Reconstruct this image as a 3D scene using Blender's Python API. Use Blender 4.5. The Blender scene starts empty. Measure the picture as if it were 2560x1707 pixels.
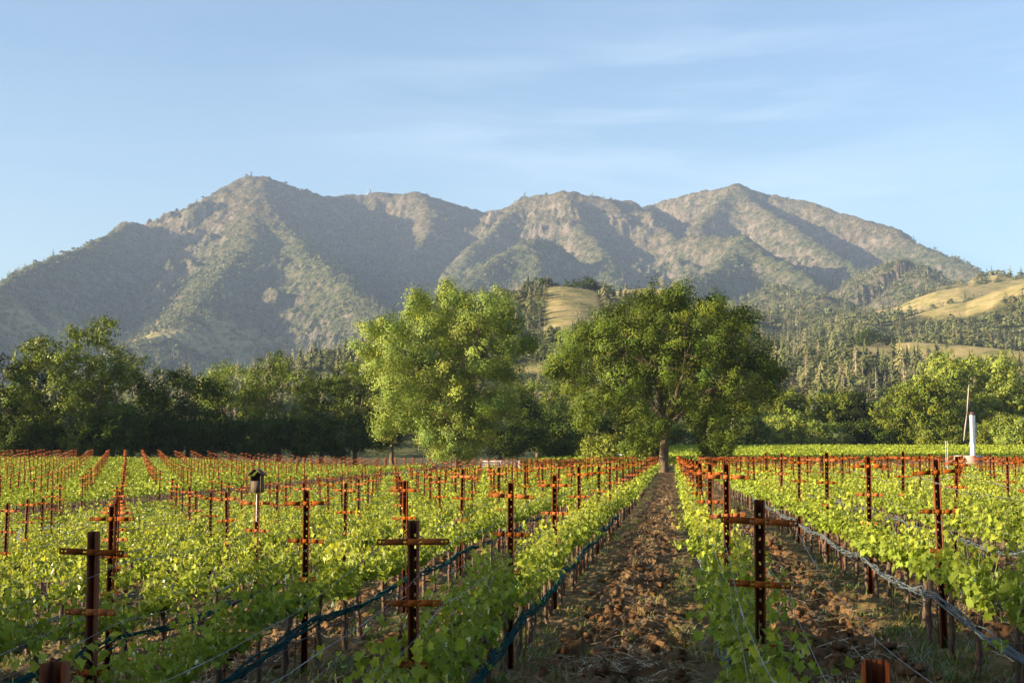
import bpy, math, random
import numpy as np
from mathutils import Vector, Matrix, Quaternion

SC = bpy.context.scene
COL = SC.collection
R = math.radians
rng = np.random.default_rng(7)
random.seed(7)

# ------------------------------------------------------------------ camera, sky, sun, exposure
EYE = np.array([0.0, 0.0, 2.55])
FPX = 3555.0                       # focal length in pixels of the 2560 px wide photograph (50 mm lens)
YAW, PITCH = R(6.45), R(4.447)
cam_d = bpy.data.cameras.new('camera')
cam_d.sensor_width = 36.0
cam_d.lens = 36.0 * FPX / 2560.0
cam_d.clip_start = 0.1
cam_d.clip_end = 30000.0
cam_d.dof.use_dof = True
cam_d.dof.focus_distance = 32.0
cam_d.dof.aperture_fstop = 9.0
cam = bpy.data.objects.new('camera', cam_d)
COL.objects.link(cam)
cam.location = EYE
cam.rotation_euler = (R(90) + PITCH, 0, YAW)
SC.camera = cam

SUN_EL, SUN_PHI = R(14.0), R(68.0)     # the sun stands low, to the left and a little behind the viewer
SUN = Vector((-math.sin(SUN_PHI) * math.cos(SUN_EL), -math.cos(SUN_PHI) * math.cos(SUN_EL), math.sin(SUN_EL)))
w = bpy.data.worlds.new('World')
SC.world = w
w.use_nodes = True
nt = w.node_tree
bg = nt.nodes['Background']
sky = nt.nodes.new('ShaderNodeTexSky')
sky.sky_type = 'NISHITA'
sky.sun_disc = False
sky.sun_elevation = SUN_EL
sky.sun_rotation = math.atan2(SUN.x, SUN.y)
sky.altitude = 50
sky.air_density = 1.0
sky.dust_density = 1.3
sky.ozone_density = 2.7
# thin cirrus veils, mixed into the sky by direction
tc = nt.nodes.new('ShaderNodeTexCoord')
mp = nt.nodes.new('ShaderNodeMapping')
mp.inputs['Rotation'].default_value = (0, R(4), R(-6))
mp.inputs['Scale'].default_value = (2.2, 2.2, 17.0)
nz = nt.nodes.new('ShaderNodeTexNoise')
nz.inputs['Scale'].default_value = 1.6
nz.inputs['Detail'].default_value = 6.0
nz.inputs['Roughness'].default_value = 0.55
nz.inputs['Distortion'].default_value = 0.6
cr = nt.nodes.new('ShaderNodeValToRGB')
cr.color_ramp.elements[0].position = 0.42
cr.color_ramp.elements[0].color = (0, 0, 0, 1)
cr.color_ramp.elements[1].position = 0.78
cr.color_ramp.elements[1].color = (1, 1, 1, 1)
mul = nt.nodes.new('ShaderNodeMath'); mul.operation = 'MULTIPLY'
mul.inputs[1].default_value = 0.28
mx = nt.nodes.new('ShaderNodeMix'); mx.data_type = 'RGBA'
mx.inputs['B'].default_value = (6.6, 6.9, 7.3, 1)
veil = nt.nodes.new('ShaderNodeMapping'); veil.inputs['Scale'].default_value = (1, 1, 3.0)
dist_n = nt.nodes.new('ShaderNodeVectorMath'); dist_n.operation = 'DISTANCE'
_az = R(1.0)
dist_n.inputs[1].default_value = (math.sin(_az) * math.cos(R(13)), math.cos(_az) * math.cos(R(13)), 3.0 * math.sin(R(13)))
mr = nt.nodes.new('ShaderNodeMapRange'); mr.interpolation_type = 'SMOOTHSTEP'
mr.inputs['From Min'].default_value = 0.34; mr.inputs['From Max'].default_value = 0.02
mr.inputs['To Min'].default_value = 0.10; mr.inputs['To Max'].default_value = 1.0
nt.links.new(tc.outputs['Generated'], veil.inputs['Vector'])
nt.links.new(veil.outputs['Vector'], dist_n.inputs[0])
nt.links.new(dist_n.outputs['Value'], mr.inputs['Value'])
mv = nt.nodes.new('ShaderNodeMath'); mv.operation = 'MULTIPLY'
nt.links.new(mr.outputs['Result'], mv.inputs[1])
nt.links.new(tc.outputs['Generated'], mp.inputs['Vector'])
nt.links.new(mp.outputs['Vector'], nz.inputs['Vector'])
nt.links.new(nz.outputs['Fac'], cr.inputs['Fac'])
nt.links.new(cr.outputs['Color'], mul.inputs[0])
nt.links.new(mul.outputs[0], mv.inputs[0])
nt.links.new(mv.outputs[0], mx.inputs['Factor'])
nt.links.new(sky.outputs['Color'], mx.inputs['A'])
nt.links.new(mx.outputs['Result'], bg.inputs['Color'])
bg.inputs['Strength'].default_value = 0.079

sun_d = bpy.data.lights.new('sun', 'SUN')
sun_d.energy = 5.0
sun_d.angle = R(0.5)
sun_d.color = (1.0, 0.80, 0.54)
sun = bpy.data.objects.new('sun', sun_d)
COL.objects.link(sun)
sun.rotation_euler = (-SUN).to_track_quat('-Z', 'Y').to_euler()

SC.view_settings.view_transform = 'Standard'
SC.view_settings.look = 'None'
SC.view_settings.gamma = 1.0
SC.view_settings.exposure = 1.68
SC.render.engine = 'CYCLES'
cy = SC.cycles
cy.max_bounces = 6
cy.diffuse_bounces = 2
cy.glossy_bounces = 2
cy.transmission_bounces = 3
cy.transparent_max_bounces = 6
cy.volume_bounces = 0
cy.use_denoising = True
cy.denoiser = 'OPENIMAGEDENOISE'
cy.denoising_input_passes = 'RGB_ALBEDO_NORMAL'
cy.denoising_prefilter = 'NONE'
cy.caustics_reflective = False
cy.caustics_refractive = False
cy.use_adaptive_sampling = True
cy.adaptive_threshold = 0.006

HAZE_DENSITY = 5.0e-5

# ------------------------------------------------------------------ helpers
CY, SY, CP, SP = math.cos(YAW), math.sin(YAW), math.cos(PITCH), math.sin(PITCH)
FWD = np.array([-SY * CP, CY * CP, SP])
RGT = np.array([CY, SY, 0.0])
UPV = np.array([SY * SP, -CY * SP, CP])
K = 2560.0 / 2352.0                # distances below were read off a 2352 px wide view of the photograph

def at(px, py, d):
    """the place seen at (px, py) of the 2352 px view, d metres away along the ground"""
    u, v = px * K - 1280.0, 853.5 - py * K
    r = FWD * FPX + RGT * u + UPV * v
    g = math.hypot(r[0], r[1])
    return EYE + r * (d / g)

def at_depth(u_src, d, y_src=None):
    """ground X, Y for a photograph column at camera depth d"""
    x = (u_src - 1683.0) / FPX * d
    return x, (d + 0.112 * x) / 0.994

def mk(name, V, F, mat, parent=None, tint=None, smooth=False):
    """one mesh object from vertices and one or several face arrays"""
    me = bpy.data.meshes.new(name)
    V = np.asarray(V, dtype=np.float32)
    if not isinstance(F, (list, tuple)):
        F = [F]
    F = [np.asarray(f, dtype=np.int32) for f in F if len(f)]
    me.vertices.add(len(V))
    me.vertices.foreach_set('co', V.ravel())
    loops = np.concatenate([f.ravel() for f in F])
    tot = np.concatenate([np.full(len(f), f.shape[1], np.int32) for f in F])
    start = np.concatenate([[0], np.cumsum(tot)[:-1]]).astype(np.int32)
    me.loops.add(len(loops))
    me.loops.foreach_set('vertex_index', loops)
    me.polygons.add(len(tot))
    me.polygons.foreach_set('loop_start', start)
    me.polygons.foreach_set('loop_total', tot)
    if smooth:
        me.polygons.foreach_set('use_smooth', np.ones(len(tot), dtype=bool))
    me.update(calc_edges=True)
    if tint is not None:
        a = me.attributes.new('tint', 'FLOAT_COLOR', 'POINT')
        t = np.ones((len(V), 4), np.float32)
        t[:, :tint.shape[1]] = tint
        a.data.foreach_set('color', t.ravel())
    if mat is not None:
        me.materials.append(mat)
    o = bpy.data.objects.new(name, me)
    COL.objects.link(o)
    if parent is not None:
        o.parent = parent
    return o

def tag(o, label=None, cat=None, group=None, kind=None):
    if label: o['label'] = label
    if cat: o['category'] = cat
    if group: o['group'] = group
    if kind: o['kind'] = kind
    return o

def empty(name, loc, rz=0.0):
    o = bpy.data.objects.new(name, None)
    COL.objects.link(o)
    o.location = loc
    o.rotation_euler = (0, 0, rz)
    return o

def copy_tree(o, parent=None):
    c = o.copy()
    COL.objects.link(c)
    c.parent = parent
    for ch in list(o.children):
        copy_tree(ch, c)
    return c

class MB:
    """collects boxes, tubes and polygons for one mesh"""
    def __init__(self):
        self.V, self.Q, self.T, self.n = [], [], [], 0
    def add(self, V, Q=None, T=None):
        V = np.asarray(V, float)
        if Q is not None and len(Q): self.Q.append(np.asarray(Q) + self.n)
        if T is not None and len(T): self.T.append(np.asarray(T) + self.n)
        self.V.append(V); self.n += len(V)
    def box(self, x0, x1, y0, y1, z0, z1, M=None):
        V = np.array([(x, y, z) for x in (x0, x1) for y in (y0, y1) for z in (z0, z1)], float)
        if M is not None:
            V = V @ np.array(M.to_3x3()).T + np.array(M.to_translation())
        self.add(V, [(0, 1, 3, 2), (4, 6, 7, 5), (0, 4, 5, 1), (2, 3, 7, 6), (0, 2, 6, 4), (1, 5, 7, 3)])
    def bar(self, a, b, wd, ht):
        a, b = Vector(a), Vector(b)
        q = (b - a).to_track_quat('Z', 'Y')
        M = Matrix.Translation(a) @ q.to_matrix().to_4x4()
        self.box(-wd / 2, wd / 2, -ht / 2, ht / 2, 0, (b - a).length, M)
    def tube(self, P, rad, n=6, caps=True):
        P = np.asarray(P, float)
        rad = np.broadcast_to(np.asarray(rad, float), (len(P),))
        tg = np.gradient(P, axis=0)
        tg /= np.linalg.norm(tg, axis=1)[:, None] + 1e-9
        ref = np.array([0.0, 0, 1]) if abs(tg[:, 2]).mean() < 0.8 else np.array([1.0, 0, 0])
        a = np.cross(tg, ref); a /= np.linalg.norm(a, axis=1)[:, None] + 1e-9
        b = np.cross(tg, a)
        th = np.arange(n) / n * 2 * np.pi
        V = P[:, None] + rad[:, None, None] * (a[:, None] * np.cos(th)[None, :, None] + b[:, None] * np.sin(th)[None, :, None])
        i = np.arange(len(P) - 1)[:, None] * n
        j = np.arange(n)[None]
        k = (j + 1) % n
        Q = np.stack([i + j, i + k, i + n + k, i + n + j], -1).reshape(-1, 4)
        base = self.n
        self.add(V.reshape(-1, 3), Q)
        if caps and n >= 3:
            for s, rev in ((0, False), ((len(P) - 1) * n, True)):
                c = P[0] if s == 0 else P[-1]
                self.add(np.vstack([V.reshape(-1, 3)[s:s + n], c]), None, [(x, (x + 1) % n, n) for x in range(n)])
    def build(self, name, mat, parent=None, smooth=False, tint=None):
        return mk(name, np.vstack(self.V), ([np.vstack(self.Q)] if self.Q else []) + ([np.vstack(self.T)] if self.T else []), mat, parent, tint, smooth)

def hash2(ix, iy, s):
    h = (ix.astype(np.int64) * 374761393 + iy.astype(np.int64) * 668265263 + s * 974711) & 0xffffffff
    h = ((h ^ (h >> 13)) * 1274126177) & 0xffffffff
    return ((h ^ (h >> 16)) & 0xffffff) / float(0xffffff)

def noise(x, y, s=0):
    ix, iy = np.floor(x), np.floor(y)
    fx, fy = x - ix, y - iy
    fx = fx * fx * fx * (fx * (fx * 6 - 15) + 10); fy = fy * fy * fy * (fy * (fy * 6 - 15) + 10)
    a, b = hash2(ix, iy, s), hash2(ix + 1, iy, s)
    c, d = hash2(ix, iy + 1, s), hash2(ix + 1, iy + 1, s)
    return (a + (b - a) * fx) * (1 - fy) + (c + (d - c) * fx) * fy

def fbm(x, y, s=0, o=4, ridged=False):
    t, a, tot = 0.0, 1.0, 0.0
    for k in range(o):
        n = noise(x * 2 ** k + 17.3 * k, y * 2 ** k - 9.1 * k, s + k)
        if ridged: n = 1 - abs(2 * n - 1)
        t = t + n * a; tot += a; a *= 0.5
    return t / tot

def sstep(a, b, x):
    t = np.clip((x - a) / (b - a), 0, 1)
    return t * t * (3 - 2 * t)

# ------------------------------------------------------------------ materials
def new_mat(name):
    m = bpy.data.materials.new(name)
    m.use_nodes = True
    m.node_tree.nodes.clear()
    return m, m.node_tree

def N(t, typ, **kw):
    n = t.nodes.new(typ)
    for k, v in kw.items():
        if k in n.inputs: n.inputs[k].default_value = v
        else: setattr(n, k, v)
    return n

def ramp(t, fac, stops):
    r = t.nodes.new('ShaderNodeValToRGB')
    e = r.color_ramp.elements
    while len(e) < len(stops): e.new(0.5)
    for x, (p, c) in zip(e, stops):
        x.position = p; x.color = (*c, 1)
    t.links.new(fac, r.inputs['Fac'])
    return r.outputs['Color']

def noise_mat(name, stops, scale, detail=5, rough=0.85, bump=0.0, bump_scale=None, metallic=0.0, spec=0.3, stretch=None, dist=0.02, vary=0.0):
    m, t = new_mat(name)
    out = N(t, 'ShaderNodeOutputMaterial')
    b = N(t, 'ShaderNodeBsdfPrincipled')
    b.inputs['Roughness'].default_value = rough
    b.inputs['Metallic'].default_value = metallic
    b.inputs['Specular IOR Level'].default_value = spec
    tcn = N(t, 'ShaderNodeTexCoord')
    vec = tcn.outputs['Object']
    if stretch:
        mpn = N(t, 'ShaderNodeMapping'); mpn.inputs['Scale'].default_value = stretch
        t.links.new(vec, mpn.inputs['Vector']); vec = mpn.outputs['Vector']
    nz = N(t, 'ShaderNodeTexNoise', Scale=scale, Detail=detail, Roughness=0.6)
    t.links.new(vec, nz.inputs['Vector'])
    c_ = ramp(t, nz.outputs['Fac'], stops)
    if vary:
        oi = N(t, 'ShaderNodeObjectInfo')
        hs = N(t, 'ShaderNodeHueSaturation')
        m1_ = N(t, 'ShaderNodeMapRange'); m1_.inputs['To Min'].default_value = 1 - vary; m1_.inputs['To Max'].default_value = 1 + vary * 0.6
        t.links.new(oi.outputs['Random'], m1_.inputs['Value']); t.links.new(m1_.outputs['Result'], hs.inputs['Value'])
        m2_ = N(t, 'ShaderNodeMapRange'); m2_.inputs['To Min'].default_value = 1.12; m2_.inputs['To Max'].default_value = 0.96
        t.links.new(oi.outputs['Random'], m2_.inputs['Value']); t.links.new(m2_.outputs['Result'], hs.inputs['Saturation'])
        t.links.new(c_, hs.inputs['Color']); c_ = hs.outputs['Color']
    t.links.new(c_, b.inputs['Base Color'])
    if bump:
        n2 = N(t, 'ShaderNodeTexNoise', Scale=bump_scale or scale * 3, Detail=4)
        t.links.new(vec, n2.inputs['Vector'])
        bp = N(t, 'ShaderNodeBump', Strength=bump, Distance=dist)
        t.links.new(n2.outputs['Fac'], bp.inputs['Height'])
        t.links.new(bp.outputs['Normal'], b.inputs['Normal'])
    t.links.new(b.outputs['BSDF'], out.inputs['Surface'])
    return m

def leaf_mat(name, col, trans=0.35, back=None, gloss=0.12, rough=0.45):
    """foliage: diffuse and translucent, tinted by the per-leaf attribute"""
    m, t = new_mat(name)
    out = N(t, 'ShaderNodeOutputMaterial')
    at_ = N(t, 'ShaderNodeAttribute'); at_.attribute_name = 'tint'
    mul = N(t, 'ShaderNodeMix'); mul.data_type = 'RGBA'; mul.blend_type = 'MULTIPLY'
    mul.inputs['Factor'].default_value = 1.0
    mul.inputs['A'].default_value = (*col, 1)
    t.links.new(at_.outputs['Color'], mul.inputs['B'])
    c = mul.outputs['Result']
    d = N(t, 'ShaderNodeBsdfDiffuse')
    tr = N(t, 'ShaderNodeBsdfTranslucent')
    yl = N(t, 'ShaderNodeMix'); yl.data_type = 'RGBA'; yl.blend_type = 'MULTIPLY'
    yl.inputs['Factor'].default_value = 1.0
    yl.inputs['B'].default_value = (*(back or (1.5, 1.35, 0.5)), 1)
    t.links.new(c, yl.inputs['A'])
    t.links.new(c, d.inputs['Color'])
    t.links.new(yl.outputs['Result'], tr.inputs['Color'])
    ms = N(t, 'ShaderNodeMixShader'); ms.inputs['Fac'].default_value = trans
    t.links.new(d.outputs[0], ms.inputs[1]); t.links.new(tr.outputs[0], ms.inputs[2])
    g = N(t, 'ShaderNodeBsdfGlossy'); g.inputs['Roughness'].default_value = rough
    g.inputs['Color'].default_value = (0.8, 0.8, 0.8, 1)
    fr = N(t, 'ShaderNodeLayerWeight'); fr.inputs['Blend'].default_value = 0.2
    fm = N(t, 'ShaderNodeMath'); fm.operation = 'MULTIPLY'; fm.inputs[1].default_value = gloss
    t.links.new(fr.outputs['Fresnel'], fm.inputs[0])
    m2 = N(t, 'ShaderNodeMixShader')
    t.links.new(fm.outputs[0], m2.inputs['Fac'])
    t.links.new(ms.outputs[0], m2.inputs[1]); t.links.new(g.outputs[0], m2.inputs[2])
    t.links.new(m2.outputs[0], out.inputs['Surface'])
    return m

M = {}
M['rust'] = noise_mat('rusted_steel', [(0.25, (0.10, 0.029, 0.009)), (0.5, (0.31, 0.084, 0.018)), (0.75, (0.44, 0.135, 0.03))], 9.0, 6, 0.8, 0.25, 60, spec=0.2, stretch=(1, 1, 0.35), vary=0.4)
M['rust_shaded'] = noise_mat('shaded_rusted_steel', [(0.3, (0.06, 0.019, 0.009)), (0.55, (0.17, 0.048, 0.014)), (0.8, (0.28, 0.085, 0.022))], 7.0, 6, 0.8, 0.25, 60, spec=0.2, stretch=(1, 1, 0.3), vary=0.3)  # rust, darkened so the shade inside the channel is in the colour
M['rust_far'] = noise_mat('rusted_steel_far', [(0.25, (0.13, 0.04, 0.013)), (0.5, (0.3, 0.08, 0.018)), (0.75, (0.42, 0.125, 0.027))], 2.0, 5, 0.85, spec=0.2)
M['wire'] = noise_mat('galvanised_wire', [(0.3, (0.16, 0.15, 0.15)), (0.7, (0.34, 0.33, 0.33))], 20, 3, 0.5, metallic=0.6)
M['hose'] = noise_mat('drip_hose', [(0.3, (0.02, 0.02, 0.022)), (0.7, (0.05, 0.05, 0.055))], 14, 3, 0.6)
M['net'] = noise_mat('bird_netting', [(0.3, (0.008, 0.045, 0.045)), (0.55, (0.02, 0.10, 0.095)), (0.8, (0.12, 0.24, 0.25))], 30, 5, 0.95, 1.0, 140, spec=0.05, stretch=(3, 0.6, 3))
M['net_grey'] = noise_mat('faded_netting', [(0.3, (0.03, 0.06, 0.07)), (0.5, (0.11, 0.14, 0.15)), (0.75, (0.27, 0.28, 0.29))], 30, 5, 0.8, 0.8, 90, stretch=(3, 0.6, 3))
M['vine_bark'] = noise_mat('vine_bark', [(0.3, (0.05, 0.033, 0.024)), (0.55, (0.14, 0.095, 0.065)), (0.8, (0.25, 0.18, 0.125))], 18, 6, 0.95, 0.9, 40, stretch=(2.5, 2.5, 0.6))
M['tree_bark'] = noise_mat('tree_bark', [(0.3, (0.07, 0.05, 0.035)), (0.55, (0.2, 0.145, 0.1)), (0.8, (0.33, 0.26, 0.19))], 2.5, 6, 0.95, 0.9, 6, stretch=(2.5, 2.5, 0.6), dist=0.2)
M['dead_wood'] = noise_mat('dead_wood', [(0.3, (0.2, 0.16, 0.12)), (0.7, (0.4, 0.34, 0.27))], 1.0, 4, 0.95)
M['wood_old'] = noise_mat('weathered_board', [(0.3, (0.06, 0.045, 0.03)), (0.55, (0.14, 0.105, 0.07)), (0.8, (0.23, 0.18, 0.12))], 14, 6, 0.9, 0.5, 50, stretch=(4, 4, 0.5))
M['white_paint'] = noise_mat('white_paint', [(0.3, (0.62, 0.62, 0.6)), (0.7, (0.8, 0.8, 0.78))], 4, 4, 0.45)
M['steel'] = noise_mat('brushed_steel', [(0.3, (0.5, 0.52, 0.55)), (0.7, (0.66, 0.68, 0.7))], 3, 4, 0.38, metallic=0.75, stretch=(1, 1, 0.3))
M['dark_paint'] = noise_mat('dark_brown_paint', [(0.3, (0.05, 0.03, 0.028)), (0.7, (0.1, 0.06, 0.05))], 4, 3, 0.6)
M['blade'] = noise_mat('propeller_grey', [(0.3, (0.2, 0.18, 0.16)), (0.7, (0.3, 0.27, 0.24))], 2, 3, 0.55)
M['concrete'] = noise_mat('pale_concrete', [(0.3, (0.32, 0.29, 0.25)), (0.7, (0.48, 0.44, 0.39))], 3, 5, 0.9, 0.3, 20)
M['pole'] = noise_mat('grey_pole', [(0.3, (0.4, 0.42, 0.44)), (0.7, (0.55, 0.57, 0.6))], 3, 3, 0.5, metallic=0.3)
M['vine_leaf'] = leaf_mat('vine_leaf', (0.30, 0.365, 0.055), 0.4, (1.5, 1.35, 0.5), 0.35, 0.4)
M['vine_far'] = leaf_mat('vine_leaf_far', (0.258, 0.32, 0.052), 0.3)
M['shoot'] = noise_mat('green_shoot', [(0.3, (0.12, 0.16, 0.04)), (0.7, (0.2, 0.24, 0.07))], 10, 3, 0.7)
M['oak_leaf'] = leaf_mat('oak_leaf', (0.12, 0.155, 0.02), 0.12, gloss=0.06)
M['great_oak_leaf'] = leaf_mat('great_oak_leaf', (0.092, 0.128, 0.017), 0.1, gloss=0.05)
M['pale_leaf'] = leaf_mat('pale_oak_leaf', (0.20, 0.258, 0.048), 0.14, gloss=0.06)
M['dark_shaded_leaf'] = leaf_mat('dark_shaded_oak_leaf', (0.05, 0.075, 0.012), 0.08, gloss=0.02)  # dark oak foliage, lowered further so tree line shade sits in the colour
M['conifer'] = leaf_mat('conifer_needles', (1, 1, 1), 0.1, (1, 1, 1), 0.05)
M['weed'] = leaf_mat('weed_blades', (0.13, 0.165, 0.05), 0.3)
M['straw'] = leaf_mat('dry_straw', (0.58, 0.45, 0.24), 0.15, (1, 1, 1), 0.1)
M['moss'] = leaf_mat('lace_lichen', (0.26, 0.25, 0.13), 0.3, (1.1, 1.1, 0.8))

# ------------------------------------------------------------------ ground
ROW0, ROWD = 0.57, 2.40             # rows of vines run straight away from the viewer, 2.4 m apart
POST0, POSTD = 4.10, 6.08           # posts stand in line across the rows
VINED = POSTD / 5
ROAD = (-31.6, -24.9)
ROW_END = 172.0

def G(x, y):
    x = np.asarray(x, float); y = np.asarray(y, float)
    tilt = 0.34 * (sstep(-3.4, 4.2, x) - 0.42) * (1 - sstep(60, 130, y))
    lft = 1 - sstep(-3.8, -2.4, x)
    tilt = tilt + 0.17 * sstep(-6.4, -4.4, x) * sstep(0, 1, (y - 4 - 6 * lft) / (11 - 5 * lft)) * (1 - sstep(32, 80, y))
    near = -0.16 * (1 - sstep(4, 13, y))
    und = 0.10 * (noise(x / 33.0, y / 41.0, 5) - 0.5) * sstep(15, 60, y)
    rise = sstep(203, 345, y + 0.12 * x) * 2.6 * sstep(-34, -10, x)
    left = -0.76 * sstep(-2.5, -19, x) * (1 - 0.55 * sstep(80, 180, y)) + 1.25 * sstep(-36, -75, x) * sstep(70, 215, y)
    far = left - 0.25 * sstep(190, 260, y) * (1 - sstep(-60, -20, x))
    return tilt + near + und + rise + far - 0.02

def row_off(x):
    k = np.round((x - ROW0) / ROWD)
    return x - ROW0 - k * ROWD

def G_fine(x, y):
    """ground with the tilled clods between the rows and a low berm under the vines"""
    z = G(x, y)
    inv = (1 - sstep(150, 200, y)) * (1 - sstep(-0.9, 0.2, np.abs(x + 32.1) - 2.4) * 0 )
    road = sstep(0, 0.8, np.maximum(x - ROAD[1], ROAD[0] - x))
    u = np.abs(row_off(x))
    mid = sstep(0.35, 0.75, u)
    c = fbm(x * 2.3, y * 2.3, 31, 4)
    c2 = fbm(x * 6.5, y * 6.5, 51, 3, True)
    cl = (c - 0.5) * 0.36 + (c2 - 0.55) * 0.24
    c3 = fbm(x * 15, y * 15, 61, 3)
    cl = cl + (c3 - 0.5) * 0.11
    z = z + inv * road * (mid * cl + (1 - mid) * (0.05 + cl * 0.42))
    return z

def polar(angles, radii):
    A, Rr = np.meshgrid(angles, radii)
    return np.sin(A) * Rr, np.cos(A) * Rr          # angle from +Y, clockwise

def grid_faces(nr, nc):
    i = np.arange(nr - 1)[:, None] * nc; j = np.arange(nc - 1)[None]
    return np.stack([i + j, i + j + 1, i + nc + j + 1, i + nc + j], -1).reshape(-1, 4)

# soil: tilled brown, straw-coloured litter, sparse green
def soil_material():
    m, t = new_mat('tilled_soil')
    out = N(t, 'ShaderNodeOutputMaterial')
    b = N(t, 'ShaderNodeBsdfPrincipled'); b.inputs['Roughness'].default_value = 0.95
    b.inputs['Specular IOR Level'].default_value = 0.15
    geo = N(t, 'ShaderNodeNewGeometry')
    pos = geo.outputs['Position']
    n1 = N(t, 'ShaderNodeTexNoise', Scale=3.5, Detail=7, Roughness=0.65); t.links.new(pos, n1.inputs['Vector'])
    soil = ramp(t, n1.outputs['Fac'], [(0.3, (0.042, 0.02, 0.009)), (0.52, (0.135, 0.068, 0.028)), (0.75, (0.29, 0.17, 0.078))])
    n2 = N(t, 'ShaderNodeTexNoise', Scale=0.9, Detail=8, Roughness=0.75); t.links.new(pos, n2.inputs['Vector'])
    fac = ramp(t, n2.outputs['Fac'], [(0.45, (0, 0, 0)), (0.66, (0.4, 0.4, 0.4))])
    mx1 = N(t, 'ShaderNodeMix'); mx1.data_type = 'RGBA'
    mx1.inputs['B'].default_value = (0.40, 0.285, 0.145, 1)
    t.links.new(fac, mx1.inputs['Factor']); t.links.new(soil, mx1.inputs['A'])
    at_ = N(t, 'ShaderNodeAttribute'); at_.attribute_name = 'tint'
    sep = N(t, 'ShaderNodeSeparateColor'); t.links.new(at_.outputs['Color'], sep.inputs['Color'])
    n3 = N(t, 'ShaderNodeTexNoise', Scale=5.0, Detail=6, Roughness=0.7); t.links.new(pos, n3.inputs['Vector'])
    gr = N(t, 'ShaderNodeMath'); gr.operation = 'MULTIPLY'
    gf = ramp(t, n3.outputs['Fac'], [(0.42, (0, 0, 0)), (0.6, (1, 1, 1))])
    t.links.new(sep.outputs['Green'], gr.inputs[0]); t.links.new(gf, gr.inputs[1])
    mx2 = N(t, 'ShaderNodeMix'); mx2.data_type = 'RGBA'
    mx2.inputs['B'].default_value = (0.075, 0.10, 0.03, 1)
    t.links.new(gr.outputs[0], mx2.inputs['Factor']); t.links.new(mx1.outputs['Result'], mx2.inputs['A'])
    t.links.new(mx2.outputs['Result'], b.inputs['Base Color'])
    nb = N(t, 'ShaderNodeTexNoise', Scale=22, Detail=5, Roughness=0.7); t.links.new(pos, nb.inputs['Vector'])
    bp = N(t, 'ShaderNodeBump', Strength=0.8, Distance=0.03)
    t.links.new(nb.outputs['Fac'], bp.inputs['Height']); t.links.new(bp.outputs['Normal'], b.inputs['Normal'])
    t.links.new(b.outputs[0], out.inputs['Surface'])
    return m
M['soil'] = soil_material()

AL, AR = math.atan(-0.4975), math.atan(0.2405)       # left and right edge of the view, clockwise from the rows' direction
fine = np.linspace(AL - 0.10, AR + 0.10, 640)
rest = np.linspace(AR + 0.10, AL - 0.10 + 2 * math.pi, 60)
angs = np.concatenate([fine, rest[1:]])
rads = np.concatenate([[0.02], np.geomspace(1.2, 470, 1500)])
gx, gy = polar(angs, rads)
gz = G_fine(gx, gy)
wild = sstep(165, 200, gy)
berm = 1 - sstep(0.3, 0.8, np.abs(row_off(gx)))
tint = np.stack([np.ones_like(gx), np.clip(berm * 0.55 + wild + 0.12, 0, 1), np.ones_like(gx)], -1).reshape(-1, 3)
o = mk('ground', np.stack([gx, gy, gz], -1).reshape(-1, 3), grid_faces(len(rads), len(angs)), M['soil'], tint=tint, smooth=True)
tag(o, kind='structure')

M['road'] = noise_mat('gravel_road', [(0.3, (0.19, 0.17, 0.165)), (0.55, (0.27, 0.245, 0.235)), (0.8, (0.36, 0.33, 0.31))], 1.2, 8, 0.95, 0.4, 30)
def strip(name, P0, P1, n, mat, lift):
    a = np.linspace(0, 1, n)[:, None]; 
    rows = []
    for s in np.linspace(0, 1, 7):
        A = np.array(P0[0]) * (1 - s) + np.array(P1[0]) * s
        B = np.array(P0[1]) * (1 - s) + np.array(P1[1]) * s
        rows.append(A * (1 - a) + B * a)
    P = np.stack(rows, 1).reshape(-1, 2)
    z = G(P[:, 0], P[:, 1]) + lift
    return tag(mk(name, np.column_stack([P, z]), grid_faces(n, 7), mat), kind='structure')
strip('gravel_road', ((ROAD[0], 5), (ROAD[0], 196)), ((ROAD[1], 5), (ROAD[1], 196)), 120, M['road'], 0.035)
strip('gravel_headland', ((-62, 197.5), (-14, 197.5)), ((-62, 214), (-14, 214)), 40, M['road'], 0.04)

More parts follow.
